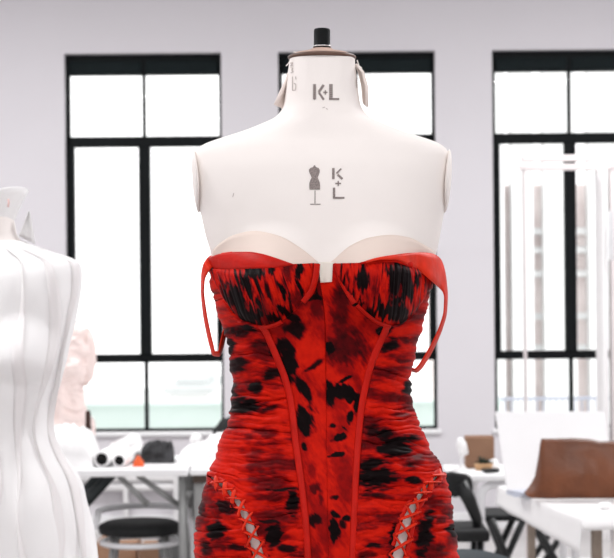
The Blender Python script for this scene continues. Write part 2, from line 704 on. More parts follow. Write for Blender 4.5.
# armhole plates
for sx, px, py, tilt in ((-1, 196.5, 181, .07), (1, 447, 181, -.07)):
    b = MB()
    c = U(px, py, .004)
    prof = []
    for i in range(9):
        a = -pi / 2 + pi * i / 8
        prof.append((max(.0004, cos(a)), sin(a)))
    rows = []
    for rr, hh in prof:
        row = []
        for j in range(40):
            a = 2 * pi * j / 40
            y = .052 * rr * cos(a)
            z = .047 * rr * sin(a)
            x = .0058 * hh + tilt * z * -1
            row.append(R(Vector((c.x + x - sx * (y / .052) ** 2 * .004, c.y + y, c.z + z))))
        rows.append(row)
    b.grid(rows, wrap=True)
    b.build('armhole_plate', M_LINEN, form)


def sheet(quads, rows_n=8):
    pass


# cloth tabs on the neck
def tab(edge_a, edge_b, ys):
    """strip between two image outlines standing off the neck"""
    b = MB()
    rows = []
    n = len(edge_a)
    for i in range(n):
        pa, pb = edge_a[i], edge_b[i]
        row = []
        for j in range(5):
            t = j / 4
            dy = lerp(ys[i][0], ys[i][1], t)
            row.append(R(U(lerp(pa[0], pb[0], t), lerp(pa[1], pb[1], t), dy + .004 * sin(pi * t))))
        rows.append(row)
    b.grid(rows)
    b.build('neck_tab', M_LINEN2, form, solid=.0035)


tab([(289, 72), (285, 82), (280, 93), (274.5, 105)], [(291, 80), (290, 90), (288, 99), (281.5, 108)], [(-.012, .02)] * 4)
tab([(355.5, 64), (359, 72), (362, 86), (363.5, 103)], [(358, 66), (363, 72), (367, 86), (367.5, 107)], [(.012, -.02)] * 4)
b = MB()
for pts in ([(290.5, 60), (288, 64), (286, 66)], [(357, 60), (359, 66), (362, 68)], [(300, 57), (297, 52.5), (293.5, 52)]):
    b = MB()
    b.tube([R(U(p[0], p[1], .005)) for p in pts], .0009, 6)
    b.build('loose_thread', M_LINEN, form)


# stamped marks: thin ink strokes lying on the cloth
def stroke(b, pts, w, off=.0008, step=1.0):
    """polyline of constant width in the plane of the print, draped on the torso"""
    for (x0, y0), (x1, y1) in zip(pts[:-1], pts[1:]):
        L = math.hypot(x1 - x0, y1 - y0)
        n = max(2, int(L / step) + 1)
        ux, uy = (x1 - x0) / L, (y1 - y0) / L
        rows = []
        for i in range(n + 1):
            t = i / n
            cx, cy = lerp(x0, x1, t), lerp(y0, y1, t)
            rows.append([R(PS(cx - uy * w * q, cy + ux * w * q, off)) for q in (-.5, 0, .5)])
        b.grid(rows)


nk = MB()
for i in range(8):
    y = 85 + i * 1.9
    stroke(nk, [(313, y), (316.2, y)], 1.5)
    stroke(nk, [(329, y), (332.6, y)], 1.5)
stroke(nk, [(314.6, 84.5), (314.6, 100)], .8)
stroke(nk, [(330.8, 84.5), (330.8, 100)], .8)
stroke(nk, [(323.6, 84.8), (318.8, 92.2)], 2.6)
stroke(nk, [(318.8, 92.4), (323.8, 99.8)], 2.2)
stroke(nk, [(323.2, 92.4), (327.4, 92.4)], 1.3)
stroke(nk, [(325.3, 90.2), (325.3, 94.6)], 1.3)
stroke(nk, [(329, 99), (339, 99)], 2.0)
nk.build('stamped_letters', M_STAMP, form, smooth=False)
ch = MB()
stroke(ch, [(333.3, 168), (333.3, 179)], 2.5)
stroke(ch, [(341.2, 168.6), (336.4, 173.4)], 1.6)
stroke(ch, [(337.6, 174.4), (342.4, 179)], 2.2)
stroke(ch, [(335.4, 183.4), (341, 183.4)], 1.3)
stroke(ch, [(338.2, 180.8), (338.2, 186)], 1.3)
stroke(ch, [(334, 187.6), (334, 198.6)], 2.4)
stroke(ch, [(332.9, 197.8), (344.4, 197.8)], 1.9)
ch.build('stamped_letters', M_STAMP, form, smooth=False)
ic = MB()
rows = []
for y, xa, xb in ((165.2, 313.9, 315.1), (167, 313.2, 315.8), (168, 310.2, 318.6), (170, 308.8, 319.8), (172.5, 309.3, 319.6), (175, 310.6, 318.8),
                  (177.6, 311.6, 317.8), (180, 310.4, 318.8), (183, 309.4, 319.9), (186, 309.3, 320.1), (189.6, 309.6, 320.0)):
    rows.append([R(PS(lerp(xa, xb, t / 6), y, .0008)) for t in range(7)])
ic.grid(rows)
stroke(ic, [(315, 190.5), (315, 203.6)], .9)
stroke(ic, [(310.2, 204.2), (320.6, 204.2)], .8)
ic.build('stamped_form_mark', M_STAMP, form, smooth=False)
for marks in ([[(290.6, 63.2), (293.4, 62.8), (290.8, 66.2), (293.6, 65.6)]],
              [[(291, 67.6), (293.4, 68.4), (292, 70.2), (293.8, 71.6), (291.2, 73)]],
              [[(292.8, 76.5), (292.8, 90.4), (296, 90), (296.2, 84.2), (294.2, 83.4)]],
              [[(296, 76.5), (296.4, 79.5)]],
              [[(357, 76), (355.8, 80), (356.2, 88)]]):
    dg = MB()
    for m_ in marks:
        stroke(dg, m_, .8)
    dg.build('stamped_size', M_STAMP2, form, smooth=False)
for pts in ([(322.5, 108), (325, 107)], [(326, 108.2), (327.6, 109.4)], [(234, 193), (233, 197)]):
    ms = MB()
    stroke(ms, pts, .7)
    ms.build('pencil_mark', M_STAMP2, form, smooth=False)

# ----------------------------------------------------------------- red dress
LIN_L = lin([(326, 264), (362, 280), (443, 296.5), (558, 308)])
LIN_R = lin([(326, 385), (369, 368), (443, 357), (558, 352)])
BL = [  # printed strokes: x, y, half width, half height, lean, strength
    # left cup
    (242, 303, 8, 23, -20, 1), (255, 274, 10, 7, 0, 1), (250, 285, 5, 13, -15, .9), (256, 316, 10, 9, 0, 1), (262, 305, 3, 9, -15, .9),
    (233, 300, 3, 14, -20, .6), (226, 285, 2, 12, -20, .5),
    (273, 271, 4, 5, 0, .8), (283, 291, 2.5, 10, -20, .9), (300, 270, 5, 8, 0, 1), (316.5, 276, 2.6, 15, 0, 1), (289, 314, 14, 4, 35, 1),
    (312, 297, 10, 4, 0, .85), (275, 318, 7, 5, 0, .9), (300, 285, 2, 9, -15, .8), (291, 300, 1.5, 10, -20, .6),
    (270, 290, 2, 14, -20, .6),
    # right cup
    (362, 277, 6, 15, 3, 1), (391, 279, 7, 18, 4, 1), (402, 282, 8, 17, 3, 1), (385, 311, 12, 7, 0, .95), (397, 316, 9, 9, 0, 1), (358, 304, 5, 3, 0, .9),
    (369, 315, 6, 4, -35, .95), (413, 279, 3, 11, 5, .8), (394, 300, 8, 7, 0, .8), (378, 300, 2, 8, 8, .7), (420, 285, 2, 10, 10, .5),
    (347, 280, 1.5, 10, 0, .5),
    # left side
    (230, 348, 6, 9, 0, .95), (237, 364, 12, 9, 0, .72), (257, 388, 6, 8, 10, .8), (247, 406, 15, 7, 0, .95), (272, 374, 8, 5, 0, .75), (240, 332, 12, 6, 0, .6),
    (262, 345, 10, 5, 0, .6), (284, 372, 5, 12, -20, .8), (236, 392, 4, 8, 0, .7), (270, 408, 10, 3, 0, .6), (275, 352, 5, 6, 0, .7), (252, 330, 8, 3, 0, .8),
    (266, 432, 10, 5, 0, .45), (255, 455, 6, 6, 0, .35), (278, 460, 7, 8, 0, .4),
    # lower left
    (218, 530, 8, 9, 0, .85), (228, 508, 9, 6, 20, .7), (204, 510, 4, 12, 0, .6), (274, 535, 7, 12, 0, 1), (293, 503, 5, 11, 0, .9), (268, 520, 8, 2, 0, .7),
    (283, 490, 12, 2, 0, .8), (262, 488, 8, 3, 0, .45), (240, 548, 10, 3, 0, .6), (208, 548, 6, 6, 0, .6), (288, 548, 8, 3, 0, .7), (262, 557, 6, 4, 0, .7),
    # centre
    (294, 329, 13, 9, 0, .68), (285, 345, 8, 10, -20, .75), (289, 360, 7, 20, -8, 1), (304, 391, 5, 19, -27, 1), (305, 422, 8, 17, -8, 1), (313, 366, 13, 3, -38, .62),
    (338, 392, 15, 8, 0, 1), (331, 394, 6, 14, 0, 1), (352, 397, 7, 3, -25, 1), (357, 405, 4, 14, 10, .9), (350, 416, 4, 8, 15, .9), (330, 347, 4.5, 7, 0, .95), (346, 379, 9, 1.8, -25, .9),
    (338, 437, 9, 4, -20, .95), (333, 426, 4, 3, 0, .8), (306, 446, 4, 5, -30, .8), (338, 455, 9, 2, -8, .9), (344, 428, 6, 1.5, 40, .8), (334, 532, 6, 14, 0, .95),
    (336, 515, 6, 3, 20, .9), (343, 525, 4, 5, 0, .6), (347, 519, 4, 3, 20, .85), (315, 520, 8, 7, 0, .62), (316, 488, 7, 6, 0, .5), (322, 500, 3, 12, 0, .42), (334, 497, 4, 3, 0, .6),
    (346, 345, 24, 26, 0, .5), (343, 305, 12, 30, 0, .48), (345, 480, 10, 30, 0, .3), (318, 300, 9, 30, 0, .42), (300, 300, 16, 8, 0, .4), (312, 555, 10, 12, 0, .35), (312, 470, 4, 10, 0, .3),
    # right side
    (374, 478, 16, 11, 0, 1), (407, 389, 4.5, 7, 0, 1), (383, 330, 8, 5, 0, .9), (389, 346, 9, 6, 0, .85), (395, 447, 16, 10, 0, .95), (369, 463, 11, 8, 0, .9), (384, 434, 8, 7, 0, .8),
    (412, 480, 7, 4, 0, .9), (394, 542, 5, 22, 0, .95), (423, 535, 7, 22, 8, .9), (451, 532, 4, 8, 0, .8), (376, 495, 14, 3, 0, .6), (383, 373, 10, 3, 0, .5), (372, 430, 6, 10, 0, .6),
    (408, 465, 6, 5, 0, .6), (375, 545, 8, 3, 0, .7), (365, 555, 8, 4, 0, .5), (440, 520, 5, 4, 0, .5), (400, 415, 6, 3, 0, .45), (438, 548, 5, 5, 0, .55), (400, 360, 8, 2, 0, .5), (404, 340, 5, 3, 0, .5),
]
BL = [(x, y, a * 1.28, c * 1.15, l, s_ * .9) if y > 327 and (x < LIN_L(y) or x > LIN_R(y)) else (x, y, a, c, l, s_) for x, y, a, c, l, s_ in BL]
BLC = [(x, y, 1 / a, 1 / c, cos(radians(l)), sin(radians(l)), s_, max(a, c) * 1.8) for x, y, a, c, l, s_ in BL]
HALF = 0            # -1 / 1: only strokes printed on that half (the centre seam breaks the print)


def ink(px, py, fx=.07, fy=.07, seed=0.0, ang=0.0):
    ox, oy = px, py
    if ang:
        ca, sa = cos(ang), sin(ang)
        px, py = ox * ca + oy * sa, -ox * sa + oy * ca
    n1 = nz(px * fx, py * fy, seed)
    n2 = nz(px * fx * 2.7, py * fy * 2.7, seed + 5)
    n4 = nz(px * fx * 5.5, py * fy * 5.5, seed + 9)
    n3 = nz(px * fx * .45, py * fy * .45, seed + 40)
    px, py = ox, oy
    jx, jy = 3.0 * nz(px * .07, py * .07, 11.0), 3.0 * nz(px * .07, py * .07, 23.0)
    v = 0.0
    for x, y, ia, ic_, c, s, st, far in BLC:
        if HALF and (x - 327) * HALF < 0:
            continue
        dx, dy = px + jx - x, py + jy - y
        if abs(dx) > far or abs(dy) > far:
            continue
        u, w = (dx * c + dy * s) * ia, (-dx * s + dy * c) * ic_
        d = math.sqrt(u * u + w * w) + .45 * n1 + .36 * n2 + .16 * n4
        q = st * (1 - smooth(.45, 1.35, d))
        v = max(v, q)
    v = max(v, (.28 if HALF else .44) * smooth(-.25, .6, n3 + .5 * n1 + .3 * n2 + .15 * n4))
    return v


def pxof(p):
    kk = F / (D0 + p.y)
    return 307 + p.x * kk, YH - p.z * kk


dress = thing('corset_dress', 'red corset dress with black print, ruched sides and laced hips, on the foreground form', 'dress', (base.x, D0, R(Vector((0, 0, capz(700)))).z))


def panel(name, ys, left, right, nu, off=.003, disp=None, fxy=(.13, .045, 0, -.6), parent=None, material=None, solid=.0016, attr=True, warp=None, edge=0.0):
    """cloth panel between two outlines that follows the torso; left/right give a surface angle per row"""
    b = MB()
    rows, at = [], []
    for py in ys:
        sl, sr = left(py), right(py)
        row, ar = [], []
        for j in range(nu + 1):
            t = j / nu
            s = lerp(sl, sr, t)
            p = SP(s, py, off)
            x, y = pxof(p)
            d = disp(x, y, t, s) if disp else 0.0
            if edge:
                d -= edge * (1 - smooth(0, .12, min(t, 1 - t)))
            if d:
                p = SP(s, py, off + d)
            row.append(R(p))
            if attr:
                wx_, wy_ = warp(x, y) if warp else (x, y)
                ar.append(ink(x, y, *fxy) if not warp else inkw(x, y, wx_, wy_))
        rows.append(row)
        at.append(ar)
    b.grid(rows, attr=at if attr else None)
    return b.build(name, material or M_RED, parent or dress, solid=solid, attr='ink' if attr else None)


def inkw(x, y, wx_, wy_):
    """print broken up along the pleats: read it at a place shifted pleat by pleat"""
    sh = 9.0 * nz(wx_ * .33, 3.1, 0) + 4 * nz(wx_ * .8, 8.0, 0)
    v = ink(x + .25 * sh, y + sh, .12, .05, 2.0)
    st = nz(wx_ * .35, wy_ * .03, 4.0)
    return max(v, .7 * smooth(.12, .5, st)) if v < .9 else v


def px_bound(pts):
    g = lin(pts)
    cache = {}

    def f(py):
        if py not in cache:
            cache[py] = S_of(g(py), py)
        return cache[py]
    return f


def frange(a, b_, st):
    n = max(1, int(round((b_ - a) / st)))
    return [a + (b_ - a) * i / n for i in range(n + 1)]


def ridge(v):
    return 1 - 2.2 * abs(v)


def ruche(x, y, t, s):
    w = y + 7 * nz(x * .022, y * .012, 3.0) + 3 * nz(x * .06, y * .03, 9.0)
    h1 = min(1.0, 3.6 * abs(nz(x * .010, w * .068, 1.0))) ** .6
    h2 = min(1.0, 3.0 * abs(nz(x * .03, w * .20, 7.0))) ** .8
    n = nz(x * .007 + 5, (w + 4 * nz(x * .03, y * .02, 8.0)) * .058, 12.0)
    c = math.exp(-(n / .05) ** 2) * smooth(-.2, .2, nz(x * .02, y * .03, 17.0))
    return max(-.0024, .0040 * h1 + .0020 * h2 + .0005 * nz(x * .15, y * .2, 2.0) - .0008 - .0045 * c)


def ruche_l(x, y, t, s):
    k_ = smooth(0, .07, 1 - t)
    return ruche(x, y, t, s) * k_ - .0008 * (1 - k_)


def ruche_r(x, y, t, s):
    k_ = smooth(0, .07, t)
    return ruche(x, y, t, s) * k_ - .0008 * (1 - k_)


def flatd(x, y, t, s):
    return .0007 * nz(x * .05, y * .035, 4.0) + .0004 * nz(x * .12, y * .12, 6.0)


HP = pi / 2
left_edge = lambda py: -HP
right_edge = lambda py: HP
LSEAM = [(326, 264), (332, 267.5), (347, 274), (362, 280), (378, 286), (400, 291.5), (443, 296.5), (485, 302), (529, 306.5), (558, 308), (700, 310)]
RSEAM = [(326, 385), (330, 383.5), (347, 376), (369, 368), (413, 359.5), (443, 357), (490, 354.5), (529, 353), (558, 352), (700, 351)]
LLACE = [(474, 211), (478, 216), (483, 222), (490, 230), (496, 236), (503, 241), (514, 246.5), (525, 251), (545, 257), (562, 261), (590, 265), (700, 274)]
RLACE = [(466, 442), (471, 438.5), (478, 432), (485, 426.5), (490, 420), (499, 415.5), (509, 410), (518, 406), (538, 401), (552, 397.5), (575, 392), (700, 380)]
LW = lin([(474, 3), (483, 5), (495, 6.5), (520, 9.5), (560, 12), (700, 15)])
llace, rlace = lin(LLACE), lin(RLACE)

# cups ------------------------------------------------------------------
LT = [(211, 268), (230, 268.3), (262, 267.5), (285, 266), (295, 264), (314, 263.3)]
LB = [(211, 268.6), (216, 272), (220, 284), (228, 303), (236, 314), (243, 320.5), (255, 325.8), (263, 327), (278, 323.5), (290, 315.5), (298, 308), (306, 296), (310.5, 286), (314, 264.5)]
RT = [(334, 263.5), (358, 263), (365, 261.5), (385, 260.5), (400, 262), (415, 268), (433, 271)]
RB = [(334, 266), (338, 279), (345, 291), (353, 301.5), (364, 312), (375, 321), (388, 326), (400, 323.5), (411, 315), (420, 301), (427, 285), (433, 272)]


def cup(T, B, lean, seed):
    T, B = lin(T), lin(B)
    x0, x1 = (211, 314) if lean > 0 else (334, 433)
    b = MB()
    rows, at = [], []
    NU, NV = 150, 60
    for i in range(NU + 1):
        x = lerp(x0, x1, i / NU)
        row, ar = [], []
        for j in range(NV + 1):
            v = j / NV
            y = lerp(T(x), B(x), v)
            w = x - lean * (y - 265)
            pl = 1.6 * min(1, 3.2 * abs(nz(w * .13, y * .008, seed))) ** .7 + 1.0 * min(1, 3 * abs(nz(w * .33, y * .015, seed + 3))) - 1.2
            rim = min(1.0, min(v, 1 - v) * 9, min(i, NU - i) / NU * 14)
            d = .0046 + (.0035 * min(1, v * 6) * smooth(0, .2, 1 - v) + .0013 * pl) * rim
            row.append(R(PS(x, y, d)))
            ar.append(inkw(x, y, w, y))
        rows.append(row)
        at.append(ar)
    b.grid(rows, attr=at)
    return b.build('cup', M_RED, dress, solid=.0012, attr='ink')


cup(LT, LB, .32, 1.0)
cup(RT, RB, -.10, 14.0)


def band(name, T, B, x0, x1, off, material, nu=60, nv=8, bulge=.0, attr=False, solid=.0012):
    T, B = pchip(*zip(*T)), lin(B)
    b = MB()
    rows, at = [], []
    for i in range(nu + 1):
        x = lerp(x0, x1, i / nu)
        rows.append([R(PS(x, lerp(T(x), B(x), j / nv), off + bulge * sin(pi * j / nv))) for j in range(nv + 1)])
        at.append([ink(x, lerp(T(x), B(x), j / nv)) * .5 for j in range(nv + 1)])
    b.grid(rows, attr=at if attr else None)
    return b.build(name, material, dress, solid=solid, attr='ink' if attr else None)


# nude lining above the cups, red facing at the left cup's top
band('cup_lining', [(214, 250), (222, 242.6), (235, 235), (255, 231), (278, 235.5), (300, 247.6), (318, 262)],
     [(214, 268), (318, 266)], 214, 318, .0022, M_NUDE)
band('cup_lining', [(329, 263), (332, 261), (350, 246), (370, 237.5), (390, 235), (408, 237.5), (425, 246), (434, 252)],
     [(329, 266), (434, 275)], 329, 433, .0022, M_NUDE)
band('cup_facing', [(212, 257.5), (222.6, 254), (238, 252), (250, 252), (263, 254), (275, 257.6), (290, 263), (294, 264.4)],
     [(212, 269), (230, 269.5), (275, 268), (294, 265)], 212, 294, .0048, M_TRIM, bulge=.002)
band('cup_facing', [(360, 262.6), (366, 261), (378, 258.3), (393, 256), (410, 262)], [(360, 264), (380, 262.5), (395, 262.5), (410, 268)], 360, 410, .0060, M_RED, bulge=.001, attr=True)
b = MB()
rows = []
for i in range(21):
    y = lerp(262, 284.5, i / 20)
    rows.append([R(PS(lerp(317.5, 333.5, j / 12), y, .0024 + .0012 * math.exp(-((j - 7) / 1.6) ** 2))) for j in range(13)])
b.grid(rows)
b.build('notch_placket', M_CREAM, dress, solid=.001)

# centre panels ------------------------------------------------------------
CL = [(263, 318.6), (283, 320.2), (300, 323), (322, 325.5), (340, 326), (450, 327), (558, 329), (700, 330)]
HALF = -1
panel('centre_panel', frange(263.3, 326, 1) + frange(327, 600, 1.2) + frange(605, 700, 8),
      px_bound([(263, 313), (286, 310), (296, 305), (308, 297), (315.5, 289), (323.5, 277), (326, 263)] + LSEAM[1:]),
      px_bound(CL), 44, .0034, flatd)
HALF = 1
panel('centre_panel', frange(263.8, 282.4, 1) + [283] + frange(284, 326, 1) + frange(327, 600, 1.2) + frange(605, 700, 8),
      px_bound([(263, 333), (282.4, 332), (283, 320.4), (284, 320.4), (300, 323.2), (322, 325.3), (340, 325.6), (450, 326.6), (558, 328.6), (700, 329.6)]),
      px_bound([(263, 335), (279, 339), (291, 346), (301.5, 354), (312, 365), (321, 376), (326, 386)] + RSEAM[1:]), 44, .0052, flatd)
HALF = 0
# stitched fold on the right centre panel and side seams of the cups
def piping(name, pts, wpx, off, material, h=.0018, parent=None, n=60):
    """flat stitched strip along an image path on the torso"""
    g = []
    tot = [0]
    for p, q in zip(pts[:-1], pts[1:]):
        tot.append(tot[-1] + math.hypot(q[0] - p[0], q[1] - p[1]))
    fx = pchip(tot, [p[0] for p in pts])
    fy = pchip(tot, [p[1] for p in pts])
    for i in range(n + 1):
        u = tot[-1] * i / n
        e = .5
        tx, ty = fx(u + e) - fx(u - e), fy(u + e) - fy(u - e)
        L = math.hypot(tx, ty) or 1
        tx, ty = tx / L, ty / L
        w = wpx(u / tot[-1]) if callable(wpx) else wpx
        row = []
        for j in range(7):
            q = j / 6 - .5
            prof = (1 - (2 * q) ** 2) ** .5
            row.append(R(PS(fx(u) - ty * w * q, fy(u) + tx * w * q, off + h * prof)))
        g.append(row)
    b = MB()
    b.grid(g)
    return b.build(name, material, parent or dress, solid=.0008)


piping('boning_channel', [(y, x) for x, y in [(p[0], p[1]) for p in LSEAM]], 6.4, .0060, M_TRIM, h=.0012, n=160)
piping('boning_channel', [(y, x) for x, y in [(p[0], p[1]) for p in RSEAM]], 6.4, .0064, M_TRIM, h=.0012, n=160)
piping('cup_trim', [(317, 263.6), (316, 275), (312, 290), (303, 302)], 6.0, .0062, M_TRIM, h=.0015)
piping('cup_trim', [(337, 264), (341, 280), (348, 293), (354, 303)], 6.0, .0062, M_TRIM, h=.0012)
piping('underwire_trim', [(240, 320), (252, 326.2), (264, 327.6), (276, 325), (283, 321.5)], 4.0, .0058, M_TRIM, h=.0016)
piping('underwire_trim', [(356, 305), (366, 315), (376, 322.5), (388, 327)], 3.5, .0066, M_TRIM, h=.0012)

# ruched side panels ---------------------------------------------------------
def mix_left(py):
    if py <= 474:
        return -HP
    return S_of(llace(py) + LW(py) / 2, py)


def mix_right(py):
    if py <= 466:
        return HP
    return S_of(rlace(py) - LW(py) / 2, py)


side_rows = frange(266, 600, 1.0) + frange(605, 700, 8)
panel('side_panel', side_rows, mix_left,
      px_bound([(266, 213), (270, 216), (284, 222), (303, 230), (314, 238), (320.5, 246), (326, 264)] + LSEAM[1:]), 90, .0030, ruche_l, (.045, .17, 0))
panel('side_panel', side_rows,
      px_bound([(266, 434), (272, 432), (285, 425), (301, 418), (315, 409), (323.5, 398), (326, 386)] + RSEAM[1:]), mix_right, 90, .0030, ruche_r, (.045, .17, 30))
panel('hip_panel', frange(475, 600, 1.0) + frange(605, 700, 8), left_edge,
      lambda py: S_of(llace(py) - LW(py) / 2, py), 50, .0030, ruche, (.07, .12, 60))
panel('hip_panel', frange(467, 600, 1.0) + frange(605, 700, 8),
      lambda py: S_of(rlace(py) + LW(py) / 2, py), right_edge, 50, .0030, ruche, (.07, .12, 90))
panel('back_panel', frange(266, 700, 4), lambda py: HP, lambda py: HP + pi, 60, .0030, ruche, (.07, .12, 120))

# hip lacing ---------------------------------------------------------------
def lacing(path, sgn):
    f = lin(path)
    ys0 = path[0][0] + 5
    # arc length samples
    sm = [(y, f(y)) for y in frange(ys0, 640, .5)]
    acc, out, nxt = 0.0, [], 0.0
    for (ya, xa), (yb, xb) in zip(sm[:-1], sm[1:]):
        if acc >= nxt:
            out.append((ya, xa))
            nxt += 10.0 + .10 * acc
        acc += math.hypot(yb - ya, xb - xa)
    inn, outr = [], []
    for i, (y, x) in enumerate(out):
        y2 = y + 1
        tx, ty = f(y2) - f(y), 1.0
        L = math.hypot(tx, ty)
        nx, ny = ty / L, -tx / L          # across the lacing
        w = LW(y) / 2 + 3.2
        inn.append((x + nx * w, y + ny * w))
        outr.append((x - nx * w, y - ny * w))

    def safe(x, y, off):
        return R(PS(x, y, off))
    # edge bindings
    for side in (-1, 1):
        pts = []
        for y in frange(ys0, 640, 9):
            y2 = y + 1
            tx, ty = f(y2) - f(y), 1.0
            L = math.hypot(tx, ty)
            w = LW(y) / 2 + 1.8
            pts.append((f(y) + side * ty / L * w, y - side * tx / L * w))
        piping('lacing_edge', pts, 4.6, .0046, M_TRIM, h=.0022, n=90)
    # eyelet loops and cords
    for i in range(len(out) - 1):
        for a, c, lift in ((inn[i], outr[i + 1], .0085), (outr[i], inn[i + 1], .0068)):
            b = MB()
            pts = []
            for t in [q / 10 for q in range(11)]:
                pts.append(safe(lerp(a[0], c[0], t), lerp(a[1], c[1], t), lift - .0030 * (2 * t - 1) ** 2))
            b.tube(pts, .0040, 8, flat=.4)
            b.build('lace_cord', M_STRAP, dress)
    for pts in (inn, outr):
        for x, y in pts:
            b = MB()
            c = PS(x, y, .0068)
            ring = []
            for kq in range(12):
                a = 2 * pi * kq / 12
                ring.append(R(Vector((c.x + .0021 * cos(a), c.y, c.z + .0021 * sin(a)))))
            b.tube(ring, .0011, 6, closed=True)
            b.build('eyelet', M_TRIM, dress)


lacing(LLACE, -1)
lacing(RLACE, 1)


# straps slipping off the shoulders -------------------------------------------
def ribbon(A, B, dep, material, nw, n=90):
    m = len(A)
    wq = [1.0 if i < nw else max(.8, 1 - .1 * (i - nw)) for i in range(m)]
    A, B = ([(lerp((a[0] + c[0]) / 2, a[0], q), lerp((a[1] + c[1]) / 2, a[1], q)) for a, c, q in zip(A, B, wq)],
            [(lerp((a[0] + c[0]) / 2, c[0], q), lerp((a[1] + c[1]) / 2, c[1], q)) for a, c, q in zip(A, B, wq)])
    ts = list(range(m))
    fs = [pchip(ts, [q[k_] for q in src]) for src in (A, B) for k_ in (0, 1)]
    fd = [pchip(ts, [d[k_] for d in dep]) for k_ in (0, 1)]
    b = MB()
    rows = []
    for i in range(n + 1):
        u = (m - 1) * i / n
        row = []
        for j in range(5):
            t = j / 4
            row.append(R(U(lerp(fs[0](u), fs[2](u), t), lerp(fs[1](u), fs[3](u), t), lerp(fd[0](u), fd[1](u), t) - .0012 * sin(pi * t))))
        rows.append(row)
    b.grid(rows)
    return b.build('shoulder_strap', material, dress, solid=.0014)


A = [(232, 251.8), (222, 253), (211, 255.5), (204.5, 262), (201.3, 275), (200.8, 290), (202.3, 310), (205.6, 330), (209.3, 346), (213, 356), (219, 357), (223.5, 348), (226.5, 335), (230, 320)]
B = [(228, 257), (221, 260.5), (215.5, 264), (209, 271), (204.6, 281), (204.2, 292), (206.4, 310), (210, 329), (213.4, 343.5), (215.4, 351), (218.3, 350.5), (219.5, 344), (222, 333), (226, 320)]
dp = []
for i, (a, c) in enumerate(zip(A, B)):
    if i < 3:
        dp.append((PS(a[0], a[1], .006).y, PS(c[0], c[1], .007).y))
    elif i == 3:
        dp.append((-.03, -.038))
    else:
        q = min(1, (i - 3) / 3)
        dp.append((lerp(-.03, .012, q), lerp(-.038, -.002, q)))
ribbon(A, B, dp, M_STRAP, 3)
A = [(366, 261), (380, 257.3), (393, 255.2), (405, 253.4), (420, 252.3), (432, 253.6), (440, 258.5), (444, 268), (446.3, 281), (447.6, 296), (447, 312), (443, 328), (436, 345), (428, 360), (421.5, 369.5), (416.5, 373), (410, 371)]
B = [(367, 262.6), (382, 259.6), (397, 260), (407, 264.5), (418, 270), (427.5, 277.5), (435, 284), (440, 288.5), (443, 292), (444.3, 298), (443.5, 311), (439, 326.5), (431.5, 342.5), (423.5, 356.5), (417.5, 365.5), (414.5, 368.3), (410, 366.5)]
dp = []
for i, (a, c) in enumerate(zip(A, B)):
    if i < 5:
        dp.append((PS(a[0], a[1], .012).y, PS(c[0], c[1], .013).y))
    elif i == 5:
        dp.append((-.045, -.07))
    elif i == 6:
        dp.append((-.022, -.052))
    else:
        q = min(1, (i - 6) / 5)
        dp.append((lerp(-.014, .014, q), lerp(-.035, -.002, q)))
ribbon(A, B, dp, M_STRAP, 8)


# -------------------------------------------------- toile on the second form
def other_form(label, px_c, py_sh, D, y_end):
    """the same kind of form standing somewhere else: returns empty and a mapping"""
    s_ = F / D
    c = P(px_c, py_sh, D)
    zsh = (YH - 147) * SCL
    off = Vector((c.x - XC, D, c.z - zsh))
    e = thing('dress_form', label, 'dress form', (c.x, D, 0))
    xf = lambda p: p + off
    b = MB()
    torso_mesh(b, xf, y_end, 160, 64)
    b.build('torso', M_LINEN, e)
    stand(e, c.x, D, off.z + (YH - y_end) * SCL)
    kz = lambda py: off.z + (YH - py) * SCL
    b = MB()
    b.lathe([(33.5 * SCL, kz(59.5)), (34.2 * SCL, kz(58)), (34 * SCL, kz(56.5)), (30 * SCL, kz(54)), (10 * SCL, kz(49))], (c.x, D, 0), 36)
    b.build('neck_cap', M_LINEN2, e)
    return e, xf, off


form2, xf2, off2 = other_form('cream dress form at the left edge, inside the white toile dress', -9, 262, 4.0, 640)
toile = thing('toile_dress', 'white cotton toile dress with outward seam allowances on the form at the left edge', 'dress',
              (off2.x + XC, 4.0, off2.z + (YH - 760) * SCL))
tw = pchip([60, 118, 128, 145, 170, 250, 330, 390, 440, 500, 560, 640, 760], [.006, .008, .010, .012, .015, .012, .012, .005, .010, .021, .026, .030, .040])
b = MB()
rows = []
for i in range(170):
    py = lerp(116, 760, i / 169)
    z = (YH - py) * SCL
    row = []
    for j in range(120):
        s = -pi + 2 * pi * j / 120
        fold = .004 * nz(cos(s) * 4, sin(s) * 4, py * .006) * smooth(300, 600, py) * 3 + .003 * nz(s * 3, py * .02, 4)
        row.append(xf2(body(s, z, tw(py) + fold)))
    rows.append(row)
b.grid(rows, wrap=True)
b.build('bodice', M_TOILE, toile, solid=.0015)
for s0, dr in ((-.95, .1), (-.30, -.05), (.02, .0), (.36, .06), (.72, .16), (1.15, .10)):
    b = MB()
    rows = []
    for i in range(120):
        py = lerp(128 if abs(s0) > .1 else 150, 755, i / 119)
        z = (YH - py) * SCL
        s = s0 + dr * sin((py - 150) / 120) + .03 * sin(py / 37 + s0 * 9)
        lean = .10 + .09 * sin(py / 55 + s0 * 5)
        h_ = .020 + .005 * sin(py / 40 + s0 * 3)
        rows.append([xf2(body(s + lean * t / 3, z, tw(py) + .0005 + h_ * t / 3 * (.45 + .2 * sin(py / 48 + s0)))) for t in range(4)])
    b.grid(rows)
    b.build('seam_allowance', M_TOILE2, toile, solid=.0018)
